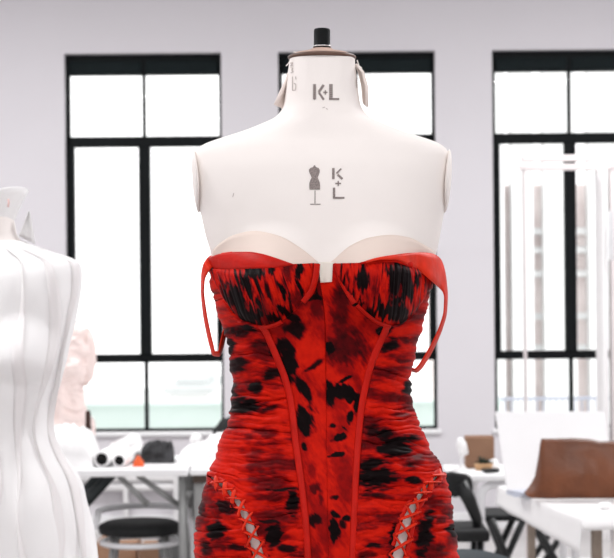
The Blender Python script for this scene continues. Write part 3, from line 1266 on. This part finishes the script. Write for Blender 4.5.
# standing collar and pointed shoulder allowance
b = MB()
c2 = P(-9, 268, 4.0)
rows = []
for i in range(7):
    t = i / 6
    row = []
    for j in range(33):
        a = 2 * pi * j / 32
        rr = lerp(28, 21, t ** .7) / (F / 4.0) + (.022 * (1 - t) * max(0, cos(a)) ** 2 if t < 1 else 0)
        zz = P(-9, lerp(190, 226, t), 4.0).z + .004 * sin(3 * a) * (1 - t)
        row.append(Vector((c2.x + rr * cos(a), 4.0 - rr * sin(a), zz)))
    rows.append(row)
b.grid(rows)
b.build('collar', M_TOILE, toile, solid=.002)
b = MB()
for k_, dy in ((0, -.012), (1, .012)):
    pass
rows = []
for i in range(7):
    t = i / 6
    xa, ya = lerp(19, 29, t), lerp(236, 211, t)
    xb, yb = lerp(35, 29.6, t), lerp(244, 211.5, t)
    rows.append([P(lerp(xa, xb, j / 4), lerp(ya, yb, j / 4), 4.0 - .01 + .012 * sin(j)) for j in range(5)])
b.grid(rows)
b.build('shoulder_allowance', M_TOILE, toile, solid=.002)
mk = MB()
mk.tube([P(8.3, 199, 3.93), P(8.7, 203, 3.93), P(8.0, 207, 3.93)], .0022, 6)
mk.build('pink_chalk_mark', mat('pale pink chalk', (238, 200, 196), .9), toile)

# ------------------------------------------- pink blouse on a form behind the table
form3, xf3, off3 = other_form('dress form behind the left table, inside the pale pink ruffled blouse', 46, 327, 9.35, 560)
blouse = thing('ruffled_blouse', 'pale pink ruffled blouse hanging on a form beside the left window', 'blouse', (off3.x + XC, 9.35, off3.z + (YH - 560) * SCL))
b = MB()
rows = []
pw = pchip([116, 140, 160, 230, 300, 420, 560], [.006, .012, .022, .05, .055, .05, .045])
for i in range(110):
    py = lerp(112, 560, i / 109)
    z = (YH - py) * SCL
    row = []
    for j in range(110):
        s = -pi + 2 * pi * j / 110
        ru = .020 * nz(sin(s) * 3, cos(s) * 3, py * .018) + .014 * ridge(nz(s * 2.0, py * .03, 3)) + .008 * nz(s * 6, py * .08, 5)
        row.append(xf3(body(s, z, pw(py) + ru)))
    rows.append(row)
b.grid(rows, wrap=True)
b.build('ruffled_body', M_PINK, blouse, solid=.002)
for sg in (-1, 1):
    b = MB()
    rows = []
    cc = xf3(Vector((XC + sg * .205, 0, (YH - 250) * SCL)))
    for i in range(30):
        a = -pi / 2 + pi * i / 29
        row = []
        for j in range(40):
            q = 2 * pi * j / 40
            k_ = 1 + .14 * nz(cos(q) * 2 + sg, sin(q) * 2, a * 2.5) + .06 * nz(q * 4, a * 5, sg)
            row.append(cc + Vector((.055 * cos(a) * cos(q) * k_, .06 * cos(a) * sin(q) * k_, .145 * sin(a) * k_)))
        rows.append(row)
    b.grid(rows, wrap=True)
    b.build('puff_sleeve', M_PINK, blouse)

# ------------------------------------------------------------ left work tables
TZ = .75


def table_top(b, x0, x1, y0, y1, th=.035):
    b.bx(x0, x1, y0, y1, TZ - th, TZ)


YT = 8.6
sT = F / YT
X = lambda px, Y=YT: (px - 307) * Y / F
t1 = thing('folding_table', 'white folding work table on the left, with paper rolls and dark cloth on it', 'table', (X(90), YT + .35, 0))
b = MB(); table_top(b, X(-30), X(186.5), YT, YT + .72)
b.build('tabletop', M_TABLE, t1, smooth=False, bevel=.006)
for px in (180, -22):
    for dy in (.06, .64):
        b = MB()
        b.tube([(X(px), YT + dy, 0), (X(px), YT + dy, TZ - .035)], .021 if px > 0 else .018, 12)
        b.build('leg', M_GREYMETAL, t1)
for xa, za, xb, zb_, dy in ((117, 478, 146, 503, .10), (136, 478, 177, 504, .12), (112, 478, 82, 502, .3), (104, 478, 76, 500, .5)):
    b = MB()
    Yq = YT + dy
    b.tube([(X(xa, Yq), Yq, TZ - .04), (X(xb, Yq), Yq, HC - (zb_ - YH) * Yq / F)], .014 if dy < .2 else .03, 10)
    b.build('brace', M_GREYMETAL if dy < .2 else M_DARKMETAL, t1)
b = MB()
b.tube([(X(180), YT + .06, HC - 215 * YT / F), (X(180), YT + .64, HC - 215 * YT / F)], .012, 8)
b.build('crossbar', M_GREYMETAL, t1)

t2 = thing('folding_table', 'white folding work table mostly hidden behind the red dress', 'table', (X(250), YT + .35, 0))
b = MB(); table_top(b, X(188.5), X(400), YT - .02, YT + .70, .03)
b.build('tabletop', M_TABLE, t2, smooth=False, bevel=.006)
b = MB(); b.bx(X(191), X(396), YT + .02, YT + .66, TZ - .07, TZ - .0301)
b.build('apron', mat('dark brown table apron', (70, 56, 48), .6), t2, smooth=False)
for px, dy in ((197, .08), (203, .60), (390, .08), (390, .60)):
    b = MB()
    b.box((X(px), YT + dy, (TZ - .07) / 2), (.05, .05, TZ - .07))
    b.build('leg', M_GREYMETAL, t2, smooth=False, bevel=.006)

# open paper rolls, shaded hollows coloured black, lying on the table and pointing at us
def paper_roll(px, py, rad, length, ang, label):
    Y = YT + .10
    s_ = F / Y
    rr = rad / s_
    e = thing('paper_roll', label, 'paper roll', (X(px, Y), Y, TZ), 'white paper rolls on the left table')
    d = Vector((sin(ang), cos(ang), 0))
    st = Vector((X(px, Y), Y, TZ + rr + .001))
    b = MB()
    ring = []
    n = 28
    side = Vector((cos(ang), -sin(ang), 0))
    for q, (ro, t) in enumerate(((rr * .76, .06), (rr * .76, 0), (rr * .97, 0), (rr, .01), (rr, length - .01), (rr * .97, length), (rr * .76, length), (rr * .76, length - .06))):
        ring.append([st + d * t + ro * (cos(2 * pi * k_ / n) * side + Vector((0, 0, sin(2 * pi * k_ / n)))) for k_ in range(n)])
    b.grid(ring, wrap=True)
    b.build('roll_paper', M_PAPER, e)
    b = MB()
    b.tube([st + d * .012, st + d * (length - .012)], rr * .755, 24)
    b.build('hollow_shade', M_HOLE, e)  # solid black plug standing in for the shade inside the open tube


paper_roll(100, 463, 8.2, .52, .09, 'thicker white paper roll with a dark hollow end, at the left end of the rolls')
paper_roll(117.5, 463, 6.6, .50, .10, 'thinner white paper roll with a dark hollow end, just right of the thicker roll')


def cloth_heap(name, label, cat, px0, px1, y_top, Y, depth, material, seed, peaks, nu=70, nv=28, rough=.012, z0=TZ, base_parent=None):
    """soft heap lying on a surface: outline of heights from left to right, rounded towards front and back"""
    x0, x1 = X(px0, Y), X(px1, Y)
    f = pchip([p[0] for p in peaks], [p[1] for p in peaks])
    b = MB()
    rows = []
    for i in range(nu + 1):
        u = i / nu
        x = lerp(x0, x1, u)
        px = lerp(px0, px1, u)
        hgt = max(.003, f(px) * Y / F)
        ed = smooth(0, .06, min(u, 1 - u))
        row = []
        for j in range(nv + 1):
            a = 2 * pi * j / nv
            cy, sz = cos(a), sin(a)
            d = depth / 2 * (.55 + .45 * ed) * (1 + .18 * nz(u * 5, 1.3, seed))
            nn = rough * (nz(u * 9, cy * 1.6, seed + 2) + .5 * ridge(nz(u * 14 + cy * 2, sz * 2, seed + 4)))
            zz = z0 + .001 + max(0, (hgt * ed + .002) * max(0, sz) ** .7 + nn * max(0, sz) * ed)
            row.append(Vector((x, Y + d - d * cy, zz)))
        rows.append(row)
    s0 = b.grid(rows, wrap=True)
    b.cap(s0, nv + 1)
    b.cap(s0 + nu * (nv + 1), nv + 1)
    o = b.build(name, material)
    return tag(o, label, cat)


cloth_heap('white_cloth', 'white bundled cloth at the left end of the table, under the pink blouse', 'cloth', 44, 92, 430, YT + .08, .34, M_WCLOTH, 3,
           [(44, 34), (60, 40), (74, 37), (84, 33), (88, 24), (92, 4)], rough=.02)
cloth_heap('white_fabric', 'low white folded fabric behind the paper rolls', 'fabric', 106, 142, 450, YT + .64, .10, M_WCLOTH, 8,
           [(102, 8), (112, 14), (122, 18), (130, 22), (137, 20), (142, 6)], rough=.008)
cloth_heap('dark_cloth', 'crumpled charcoal cloth in the middle of the left table', 'cloth', 137, 172, 450, YT + .28, .20, M_DARKCLOTH, 15,
           [(137, 5), (141, 15), (146, 18), (156, 19), (163, 17), (168, 18), (172, 5)], rough=.022)
cloth_heap('orange_cloth', 'small orange cloth scrap beside the charcoal cloth', 'cloth', 131, 142, 455, YT + .12, .07, M_ORANGE, 21,
           [(131, 3), (136, 10), (142, 3)], rough=.004, nu=20)
cloth_heap('white_paper_heap', 'big heap of white pattern paper at the right of the left table', 'paper', 174, 236, 445, YT + .10, .36, M_PAPER, 31,
           [(174, 6), (180, 13), (190, 17), (200, 20), (210, 28), (225, 30), (236, 20)], rough=.014)
b = MB()
pz = TZ + .115
Yb = YT + .60
b.lathe([(.012, 0), (.03, .01), (.034, .03), (.026, .05), (.012, .06)], (X(195, Yb), Yb, TZ + .06), 20)
b.lathe([(.05, 0), (.05, .03), (.03, .06)], (X(195, Yb), Yb, TZ + .002), 20)
tag(b.build('white_pot', M_PAPER), 'small white pot behind the paper heap on the left table', 'pot')
cloth_heap('black_bag', 'black bag just behind the waist of the red dress on the table', 'bag', 208, 250, 440, YT + .52, .16, M_BLACKPAD, 51,
           [(208, 20), (214, 30), (222, 38), (235, 40), (250, 20)], rough=.01)

b = MB()
b.lathe([(.03, 0), (.031, .01), (.022, .06), (.016, .15), (.013, .24), (.008, .25)], (X(87, YT + .5), YT + .5, TZ + .001), 18)
tag(b.build('thread_cone', mat('dark brown thread', (58, 38, 32), .8, var=.2)), 'slim dark brown cone on the left table under the hem of the pink blouse', 'cone')

# chair below the left table
YC = 8.95
c1 = thing('tube_chair', 'chair with round black seat and white tubular frame, under the left table', 'chair', (X(138, YC), YC, 0))
sC = F / YC
zq = lambda py, Y: HC - (py - YH) * Y / F
b = MB()
rows = []
zc = zq(525, YC)
prof = [(.001, .030), (.10, .031), (.17, .026), (.205, .010), (.21, -.006), (.20, -.030), (.16, -.036), (.001, -.036)]
for r_, h_ in prof:
    rows.append([(X(138, YC) + r_ * cos(2 * pi * j / 40), YC + r_ * sin(2 * pi * j / 40), zc + h_) for j in range(40)])
b.grid(rows, wrap=True)
b.build('seat', M_BLACKPAD, c1)
b = MB()
pts = []
for i in range(31):
    a = pi * i / 30
    pts.append((X(142, YC) - .215 * cos(a) * 1.05, YC - .05 + .26 * sin(a), zq(509, YC) - (0.03 if i in (0, 30) else 0)))
pts = [(X(95, YC), YC - .12, zq(522, YC))] + pts + [(X(191, YC), YC - .12, zq(520, YC)), (X(193, YC), YC - .13, zq(540, YC)), (X(193, YC), YC - .13, 0)]
b.tube(pts, .016, 10)
b.build('back_rail', M_WHITEMETAL, c1)
b = MB()
b.tube([(X(138, YC) + .19 * cos(2 * pi * j / 32), YC + .19 * sin(2 * pi * j / 32), zq(540, YC)) for j in range(32)], .014, 8, closed=True)
b.build('seat_ring', M_WHITEMETAL, c1)
for a in (pi / 4, 3 * pi / 4, 5 * pi / 4, 7 * pi / 4):
    b = MB()
    b.tube([(X(138, YC) + .17 * cos(a), YC + .17 * sin(a), zc - .03), (X(138, YC) + .23 * cos(a), YC + .23 * sin(a), 0)], .012, 8)
    b.build('leg', M_GREYMETAL, c1)

# cardboard boxes and bin on the floor
def carton(name, label, px0, px1, py_top, Y, depth, m, cat='box', h=None, rz=0.0, z0=0.0):
    x0, x1 = X(px0, Y), X(px1, Y)
    zt = h if h else zq(py_top, Y)
    e = thing(name, label, cat, ((x0 + x1) / 2, Y + depth / 2, z0))
    w = x1 - x0
    b = MB(); b.box(((x0 + x1) / 2, Y + depth / 2, (z0 + zt) / 2), (w, depth, zt - z0), rz)
    b.build('carton_body', m, e, smooth=False, bevel=.004)
    b = MB(); b.box(((x0 + x1) / 2, Y + depth / 2, zt + .002), (w * .98, depth * .16, .003), rz)
    b.build('tape_strip', M_CARD, e, smooth=False)
    return e


carton('cardboard_box', 'brown cardboard box on the floor under the left table, left of the chair leg', 94, 134, 541, 10.6, .35, M_CARD)
carton('cardboard_box', 'brown cardboard box on the floor under the left table, beside the grey bin', 137, 164, 546, 10.4, .3, M_CARD2)
bn = thing('waste_bin', 'dark grey waste bin on the floor under the left table', 'bin', (X(172, 10.2), 10.2, 0))
b = MB(); b.lathe([(.075, 0), (.08, .01), (.10, .27)], (X(172, 10.2), 10.2, 0), 24)
b.build('bin_body', M_BIN, bn)
b = MB(); b.tube([(X(172, 10.2) + .10 * cos(2 * pi * j / 24), 10.2 + .10 * sin(2 * pi * j / 24), .272) for j in range(24)], .006, 6, closed=True)
b.build('bin_rim', M_BLACKMETAL, bn)

# ---------------------------------------------------------- right rear table
YR = 8.2
t3 = thing('tubular_table', 'white table with rounded white tube legs against the back, holding the small cardboard box', 'table', (X(500, YR), YR + .35, 0))
b = MB(); b.bx(X(449, YR), X(590, YR), YR, YR + .5, TZ - .03, TZ)
b.build('tabletop', M_TABLE, t3, smooth=False, bevel=.008)


def u_frame(x0, x1, y, zt, r, cr=.06):
    pts = [(x0, y, 0)]
    for i in range(9):
        a = pi - pi / 2 * i / 8
        pts.append((x0 + cr + cr * cos(a), y, zt - cr + cr * sin(a)))
    for i in range(9):
        a = pi / 2 - pi / 2 * i / 8
        pts.append((x1 - cr + cr * cos(a), y, zt - cr + cr * sin(a)))
    pts.append((x1, y, 0))
    return MB().tube(pts, r, 12)


for dy in (.05, .45):
    u_frame(X(480, YR), X(575, YR), YR + dy, TZ - .05, .019).build('leg_frame', M_WHITEMETAL, t3)
e = carton('cardboard_box', 'small brown cardboard box standing on the right rear table', 465, 493, 441, YR + .30, .12, M_CARD2, h=TZ + .148, z0=TZ + .001)
pl = thing('potted_plant', 'small dark leafy plant in front of the cardboard box on the right rear table', 'plant', (X(483, YR + .18), YR + .18, TZ))
b = MB(); b.lathe([(.03, 0), (.038, .004), (.045, .035)], (X(482, YR + .18), YR + .18, TZ + .001), 20)
b.build('pot', mat('ochre dish', (190, 150, 110), .7), pl)
b = MB()
for i in range(34):
    a = random.uniform(0, 2 * pi)
    L = random.uniform(.035, .07)
    el = random.uniform(.1, 1.2)
    o_ = Vector((X(482, YR + .18), YR + .18, TZ + .03))
    d = Vector((cos(a) * cos(el), sin(a) * cos(el) * .6, sin(el) * .7))
    sd = Vector((-sin(a), cos(a), 0)) * .009
    b.grid([[o_, o_ + Vector((0, 0, .001))], [o_ + d * L * .5 - sd, o_ + d * L * .5 + sd], [o_ + d * L, o_ + d * L + Vector((0, 0, .001))]])
b.build('foliage', M_PLANT, pl, solid=.001)
lp = thing('desk_lamp', 'small white curved lamp left of the cardboard box on the right rear table', 'lamp', (X(458, YR + .26), YR + .22, TZ))
b = MB(); b.lathe([(.035, 0), (.035, .008), (.01, .014)], (X(458, YR + .26), YR + .22, TZ + .001), 20)
b.build('lamp_base', M_PAPER, lp)
b = MB(); b.tube([(X(458, YR + .26), YR + .22, TZ + .01), (X(459, YR + .26), YR + .22, TZ + .06), (X(460, YR + .26), YR + .22, TZ + .10)], .006, 8)
b.build('lamp_stem', M_WHITEMETAL, lp)
b = MB(); b.tube([(X(461.5, YR + .26), YR + .22, TZ + .075), (X(459, YR + .26), YR + .21, TZ + .125), (X(457.5, YR + .26), YR + .2, TZ + .15)], [.024, .024, .012], 14)
b.build('lamp_shade', M_PAPER, lp)
b = MB()
b.box((X(489, YR + .1), YR + .1, TZ + .012), (.075, .05, .016), .3)
tag(b.build('tape_dispenser', M_BLACKMETAL, smooth=False, bevel=.006), 'small black tape dispenser near the right end of the rear table', 'tape dispenser')
cloth_heap('crumpled_paper', 'crumpled white paper behind the black tape dispenser', 'paper', 484, 499, 465, YR + .22, .08, M_PAPER, 61, [(484, 3), (490, 8), (495, 9), (499, 3)], rough=.008, nu=24)
b = MB(); b.box((X(470, YR + .1), YR + .1, TZ + .003), (.12, .10, .004), -.2)
tag(b.build('paper_sheet', M_PAPER, smooth=False), 'white paper sheet lying on the front of the right rear table', 'paper')

# black chair beside the dress, and the folding chair under the table
YK = 7.95
c2_ = thing('armchair', 'black padded chair just right of the red dress at hip height', 'chair', (X(458, YK), YK, 0))
def zpx(py): return zq(py, YK)
b = MB()
rows = []
for i in range(13):
    t = i / 12
    px_c = lerp(449, 452, t)
    py = lerp(472, 496, t)
    hw = (.075 * (1 - (2 * t - 1) ** 4) ** .5 + .01)
    row = []
    for j in range(20):
        a = 2 * pi * j / 20
        row.append(Vector((X(px_c, YK) + hw * 1.0 * cos(a), YK - .06 + .04 * sin(a), zpx(py))))
    rows.append(row)
s0 = b.grid(rows, wrap=True); b.cap(s0, 20, True); b.cap(s0 + 240, 20)
b.build('backrest', M_BLACKPAD, c2_)
b = MB(); b.tube([(X(457, YK), YK - .08, zpx(482)), (X(466, YK), YK - .09, zpx(500)), (X(473, YK), YK - .1, zpx(518)), (X(473, YK), YK - .1, zpx(532))], [.034, .03, .024, .018], 10)
b.build('rear_post', M_BLACKMETAL, c2_)
b = MB(); b.box((X(458, YK), YK - .05, zpx(531)), (.22, .36, .05))
b.build('seat', M_BLACKPAD, c2_, smooth=False, bevel=.015)
for px, dy in ((438, -.2), (474, -.2), (438, .1), (474, .1)):
    b = MB(); b.tube([(X(px, YK), YK + dy, zpx(532)), (X(px - 1, YK), YK + dy, 0)], .014, 8)
    b.build('leg', M_BLACKMETAL, c2_)

YF = 9.02
zf = lambda py: zq(py, YF)
c3 = thing('folding_chair', 'black folding chair with crossed legs under the right rear table', 'chair', (X(505, YF), YF, 0))
b = MB(); b.box((X(503, YF), YF + .05, zf(517)), (.24, .34, .03))
b.build('seat', M_BLACKPAD, c3, smooth=False, bevel=.01)
for xa, xb, dy in ((487, 522, -.12), (520, 478, -.10), (487, 522, .2), (520, 478, .22)):
    b = MB()
    b.tube([(X(xa, YF), YF + dy, zf(517)), (X(xb, YF), YF + dy, 0)], .017, 8)
    b.build('leg', M_BLACKMETAL, c3)
YF2 = 9.62
c4 = thing('folding_chair', 'black folding chair half hidden behind the legs of the near right table', 'chair', (X(550, YF2), YF2, 0))
zf2 = lambda py: zq(py, YF2)
b = MB(); b.box((X(548, YF2), YF2 + .05, zf2(522)), (.24, .34, .03))
b.build('seat', M_BLACKPAD, c4, smooth=False, bevel=.01)
for xa, xb, dy in ((530, 567, -.12), (566, 520, -.10), (530, 567, .2), (566, 520, .22)):
    b = MB()
    b.tube([(X(xa, YF2), YF2 + dy, zf2(522)), (X(xb, YF2), YF2 + dy, 0)], .017, 8)
    b.build('leg', M_BLACKMETAL, c4)

# slate chair whose top edge shows at the bottom, right of the dress
YS = 5.2
zs = lambda py: zq(py, YS)
c5 = thing('shell_chair', 'slate grey chair whose curved top edge shows at the bottom, right of the dress', 'chair', (X(462, YS), YS, 0))
b = MB()
rows = []
for i in range(15):
    t = i / 14
    row = []
    for j in range(25):
        u = j / 24 * 2 - 1
        z = lerp(zs(553) - .018 * u * u * 2, zs(553) - .42, t)
        row.append(Vector((X(462, YS) + u * .17 * (1 - .12 * t), YS - .10 * t + .05 * (1 - u * u) + .06 * u * u * 0, z)))
    rows.append(row)
b.grid(rows)
b.build('backrest', M_GREYCHAIR, c5, solid=.014)
b = MB(); b.box((X(462, YS), YS - .28, zs(553) - .44), (.34, .38, .03))
b.build('seat', M_GREYCHAIR, c5, smooth=False, bevel=.012)
for sx in (-1, 1):
    for dy in (-.43, -.13):
        b = MB(); b.tube([(X(462, YS) + sx * .14, YS + dy, zs(553) - .455), (X(462, YS) + sx * .17, YS + dy, 0)], .012, 8)
        b.build('leg', M_GREYMETAL, c5)

# ------------------------------------------------------------ right near table
Ya, Yb_ = 6.60, 7.70
cl = Vector(((499 - 307) * Yb_ / F, Yb_, 0))     # back left
fl_ = Vector(((582 - 307) * Ya / F, Ya, 0))      # front left
ax = (fl_ - cl).normalized()                      # towards us
rt = Vector((-ax.y, ax.x, 0))                     # to the right
if rt.x < 0:
    rt = -rt
t4 = thing('cutting_table', 'white covered table in the right corner, holding the brown leather pouch', 'table', tuple((cl + fl_) / 2 + rt * .6))
LT_ = (fl_ - cl).length


def T4(u, v, z):
    """u along the left edge from the back (0) to the front (1), v metres to the right"""
    p = cl + ax * (LT_ * u) + rt * v
    return Vector((p.x, p.y, z))


b = MB()
v0 = len(b.v)
for z in (TZ - .035, TZ):
    for u, v in ((0, 0), (1, 0), (1, 1.5), (0, 1.5)):
        b.v.append(tuple(T4(u, v, z)))
for q in ((3, 2, 1, 0), (4, 5, 6, 7), (0, 1, 5, 4), (1, 2, 6, 5), (2, 3, 7, 6), (3, 0, 4, 7)):
    b.f.append(q)
b.build('tabletop', M_TABLE, t4, smooth=False, bevel=.006)
for u, v, w in ((.86, .10, .036), (.93, .43, .044), (.86, 1.4, .036), (.10, .10, .03), (.1, 1.4, .03)):
    b = MB()
    c = T4(u, v, 0)
    b.box((c.x, c.y, (TZ - .035) / 2), (w, w, TZ - .035), math.atan2(rt.y, rt.x))
    b.build('leg', M_LEG, t4, smooth=False, bevel=.004)
# white paper cover: lies on the top and hangs over the left edge
b = MB()
rows = []
for i in range(44):
    u = min(1.0, i / 40) + (.012 if i > 40 else 0)
    drop = (0, .022, .045)[i - 41] if i > 40 else 0
    row = []
    hang = lerp(.075, .12, u) + .006 * nz(u * 7, 2.0, 0)
    for t in (1, .75, .5, .25, .08):
        row.append(T4(lerp(-.0, 1.0, u), -.012 - .012 * t + .004 * nz(u * 9, t * 3, 1), TZ - hang * t))
    row.append(T4(u, -.008, TZ + .004 - drop))
    for v in [q * .1 for q in range(0, 15)]:
        row.append(T4(u, v + .01, TZ + .004 - drop + .0015 * (1 + nz(u * 5, v * 5, 3))))
    rows.append(row)
b.grid(rows)
cover = b.build('paper_cover', M_PAPER, solid=.002)
tag(cover, 'white paper cover lying over the right table and hanging down its left side', 'paper cover')
b = MB()
rows = []
for i in range(26):
    u = i / 25
    row = []
    for j in range(14):
        q = j / 13
        n_ = nz(u * 6, q * 5, 9)
        row.append(T4(1.0, .16 + .26 * u + .012 * n_, TZ - .045 - q * (.11 + .05 * nz(u * 4, 1, 2)) * (.5 + .5 * sin(pi * u))) + ax * (.015 + .035 * sin(pi * q) + .025 * n_))
    rows.append(row)
b.grid(rows)
tag(b.build('plastic_wrap', M_PAPER, solid=.002), 'crumpled white plastic wrap hanging under the front edge of the right table', 'plastic wrap')

# leather pouch lying against the board
YB = 7.12
pouch = thing('leather_pouch', 'brown leather zip pouch lying on the right table against the white board', 'pouch', (X(585, YB), YB, TZ))
OT = lin([(524, 494), (530, 487), (535.5, 477), (538, 462), (540.5, 450), (541, 440.6), (555, 440.6), (575, 440), (590, 441), (600, 443.3), (614, 443), (640, 441), (650, 447), (652, 475), (655, 496)])
OB = lin([(524, 495.5), (530, 498), (545, 498.4), (580, 498), (614, 498), (640, 498.5), (655, 497.5)])
for nm, sgn in (('front_panel', -1), ('back_panel', 1)):
    b = MB()
    rows = []
    for i in range(71):
        px = lerp(524, 655, i / 70)
        row = []
        yt, yb = OT(px), OB(px)
        for j in range(31):
            t = j / 30
            py = lerp(yt, yb, t)
            ex = min(1, (px - 524) / 40, (655 - px) / 30)
            th = .058 * (max(0, sin(pi * min(1, t * .96 + .02))) ** .55) * max(0.0, ex) ** .5 * (.55 + .45 * t)
            th += .006 * nz(px * .05, py * .06, 4) * min(1, th * 30)
            th -= .010 * math.exp(-((px - 592 - (py - 460) * .1) / 10) ** 2) * smooth(0, .4, t) * smooth(0, .3, 1 - t)
            y = YB + sgn * max(0.0006, th) + .05 * (1 - t)
            pz_ = HC - (py - YH) * YB / F
            row.append(Vector((X(px, YB), y, max(TZ + .009, pz_ - X(px, YB) * sin(TH)))))
        rows.append(row)
    b.grid(rows)
    b.build(nm, M_LEATHER, pouch, solid=.002)
b = MB()
b.tube([(X(px, YB), YB + .05, max(TZ + .009, HC - (OT(px) + .6 - YH) * YB / F - X(px, YB) * sin(TH))) for px in (541.5, 555, 575, 590, 600, 614, 640, 649)], .006, 8)
b.build('zip_edge', M_LEATHER2, pouch)

# white board leaning behind the pouch
YD = 7.56
board = MB()
cs_ = [P(507, 494, YD - .12), P(612, 494, YD - .12), P(604.5, 412.5, YD + .08), P(495.5, 412.5, YD + .08)]
for i in (0, 1):
    cs_[i].z = TZ + .014
nrm = (cs_[1] - cs_[0]).cross(cs_[3] - cs_[0]).normalized() * .010
n = 4
for p in cs_:
    board.v.append(tuple(p - nrm))
for p in cs_:
    board.v.append(tuple(p + nrm))
for q in ((3, 2, 1, 0), (4, 5, 6, 7), (0, 1, 5, 4), (1, 2, 6, 5), (2, 3, 7, 6), (3, 0, 4, 7)):
    board.f.append(q)
tag(board.build('foam_board', M_FOAM, smooth=False, bevel=.002), 'blank white board standing on the right table behind the leather pouch', 'board')
b = MB()
for i in range(4):
    b.box((X(521, 7.3) + .004 * i, 7.3, TZ + .012 + .005 * i), (.10, .12, .004), .2 + .1 * i)
tag(b.build('paper_stack', M_BLUEPAPER, smooth=False), 'small pale blue grey stack of paper left of the leather pouch', 'paper')
b = MB()
b.lathe([(.002, 0), (.022, .002), (.026, .014), (.018, .024), (.004, .027)], (X(603, 6.85), 6.85, TZ + .008), 20)
tag(b.build('pin_dish', M_PAPER), 'tiny white dome-shaped dish on the right table in front of the pouch', 'dish')

# ---------------------------------------------------------------- garment rack
YG = 10.2
sG = F / YG
gx = lambda px: (px - 307) / sG
gz = lambda py: HC + (YH - py) / sG
rack = thing('garment_rack', 'tall white garment rack in front of the right window', 'rack', (gx(566), YG, 0))
for py, dy in ((160.5, .0), (168, .12)):
    b = MB(); b.bx(gx(522.5), gx(690), YG + dy - .017, YG + dy + .017, gz(py + 3.4) - 0.0, gz(py - 3.2))
    b.build('top_rail', M_RACK, rack, smooth=False, bevel=.006)
for px, w in ((526, 2.4), (614, 5), (686, 5)):
    b = MB(); b.bx(gx(px - w / 2), gx(px + w / 2), YG + .02, YG + .10, .04, gz(170))
    b.build('upright', M_RACK, rack, smooth=False, bevel=.006)
b = MB(); b.bx(gx(520), gx(692), YG - .02, YG + .14, 0.0, .05)
b.build('foot_rail', M_WHITEMETAL, rack, smooth=False, bevel=.006)
cv = MB()
rows = []
for i in range(30):
    t = i / 29
    row = []
    for j in range(28):
        a = 2 * pi * j / 28
        wv = 1 + .12 * sin(3 * a + t * 2)
        row.append(Vector((gx(603.6) + (5.8 / sG) * (.9 + .1 * t) * cos(a) * (1 + .04 * sin(5 * a)), YG + .06 + .10 * sin(a) * wv, lerp(gz(172), .16, t))))
    rows.append(row)
s0 = cv.grid(rows, wrap=True); cv.cap(s0, 28); cv.cap(s0 + 29 * 28, 28, True)
tag(cv.build('garment_cover', M_WCLOTH), 'narrow white garment cover hanging from the rack at the right edge', 'garment cover')
b = MB(); b.bx(gx(606.5), gx(612), YG - .075, YG - .07, gz(263), gz(214))
tag(b.build('hang_tag', M_LABEL, smooth=False), 'grey paper tag hanging on the white garment cover at the right edge', 'tag')

# -------------------------------------------------------------------- lights
w = bpy.data.worlds.new('sky')
SC.world = w
w.use_nodes = True
bg = w.node_tree.nodes['Background']
bg.inputs['Color'].default_value = (1.0, 1.0, 1.0, 1)
bg.inputs['Strength'].default_value = 1.9


def lamp(name, loc, size, power, color=(1, 1, 1), rot=(0, 0, 0)):
    l = bpy.data.lights.new(name, 'AREA')
    l.shape = 'RECTANGLE'
    l.size, l.size_y = size
    l.energy = power
    l.color = color
    o = bpy.data.objects.new(name, l)
    COL.objects.link(o)
    o.location = loc
    o.rotation_euler = rot
    return o


for i, (x, y, e_) in enumerate(((-1.6, .7, 40), (1.3, .7, 40), (-2.2, 3.5, 66), (2.2, 4.6, 90), (-2.2, 9.2, 106), (2.2, 9.2, 106))):
    lamp('added_ceiling_light', (x, y, ZC - .05), (1.4, .5), e_)  # unseen area lights added to shape the form and brighten toile and wall

SC.view_settings.view_transform = 'Standard'
SC.view_settings.look = 'None'
SC.view_settings.gamma = 1
SC.view_settings.exposure = 0.0
SC.view_settings.use_curve_mapping = False
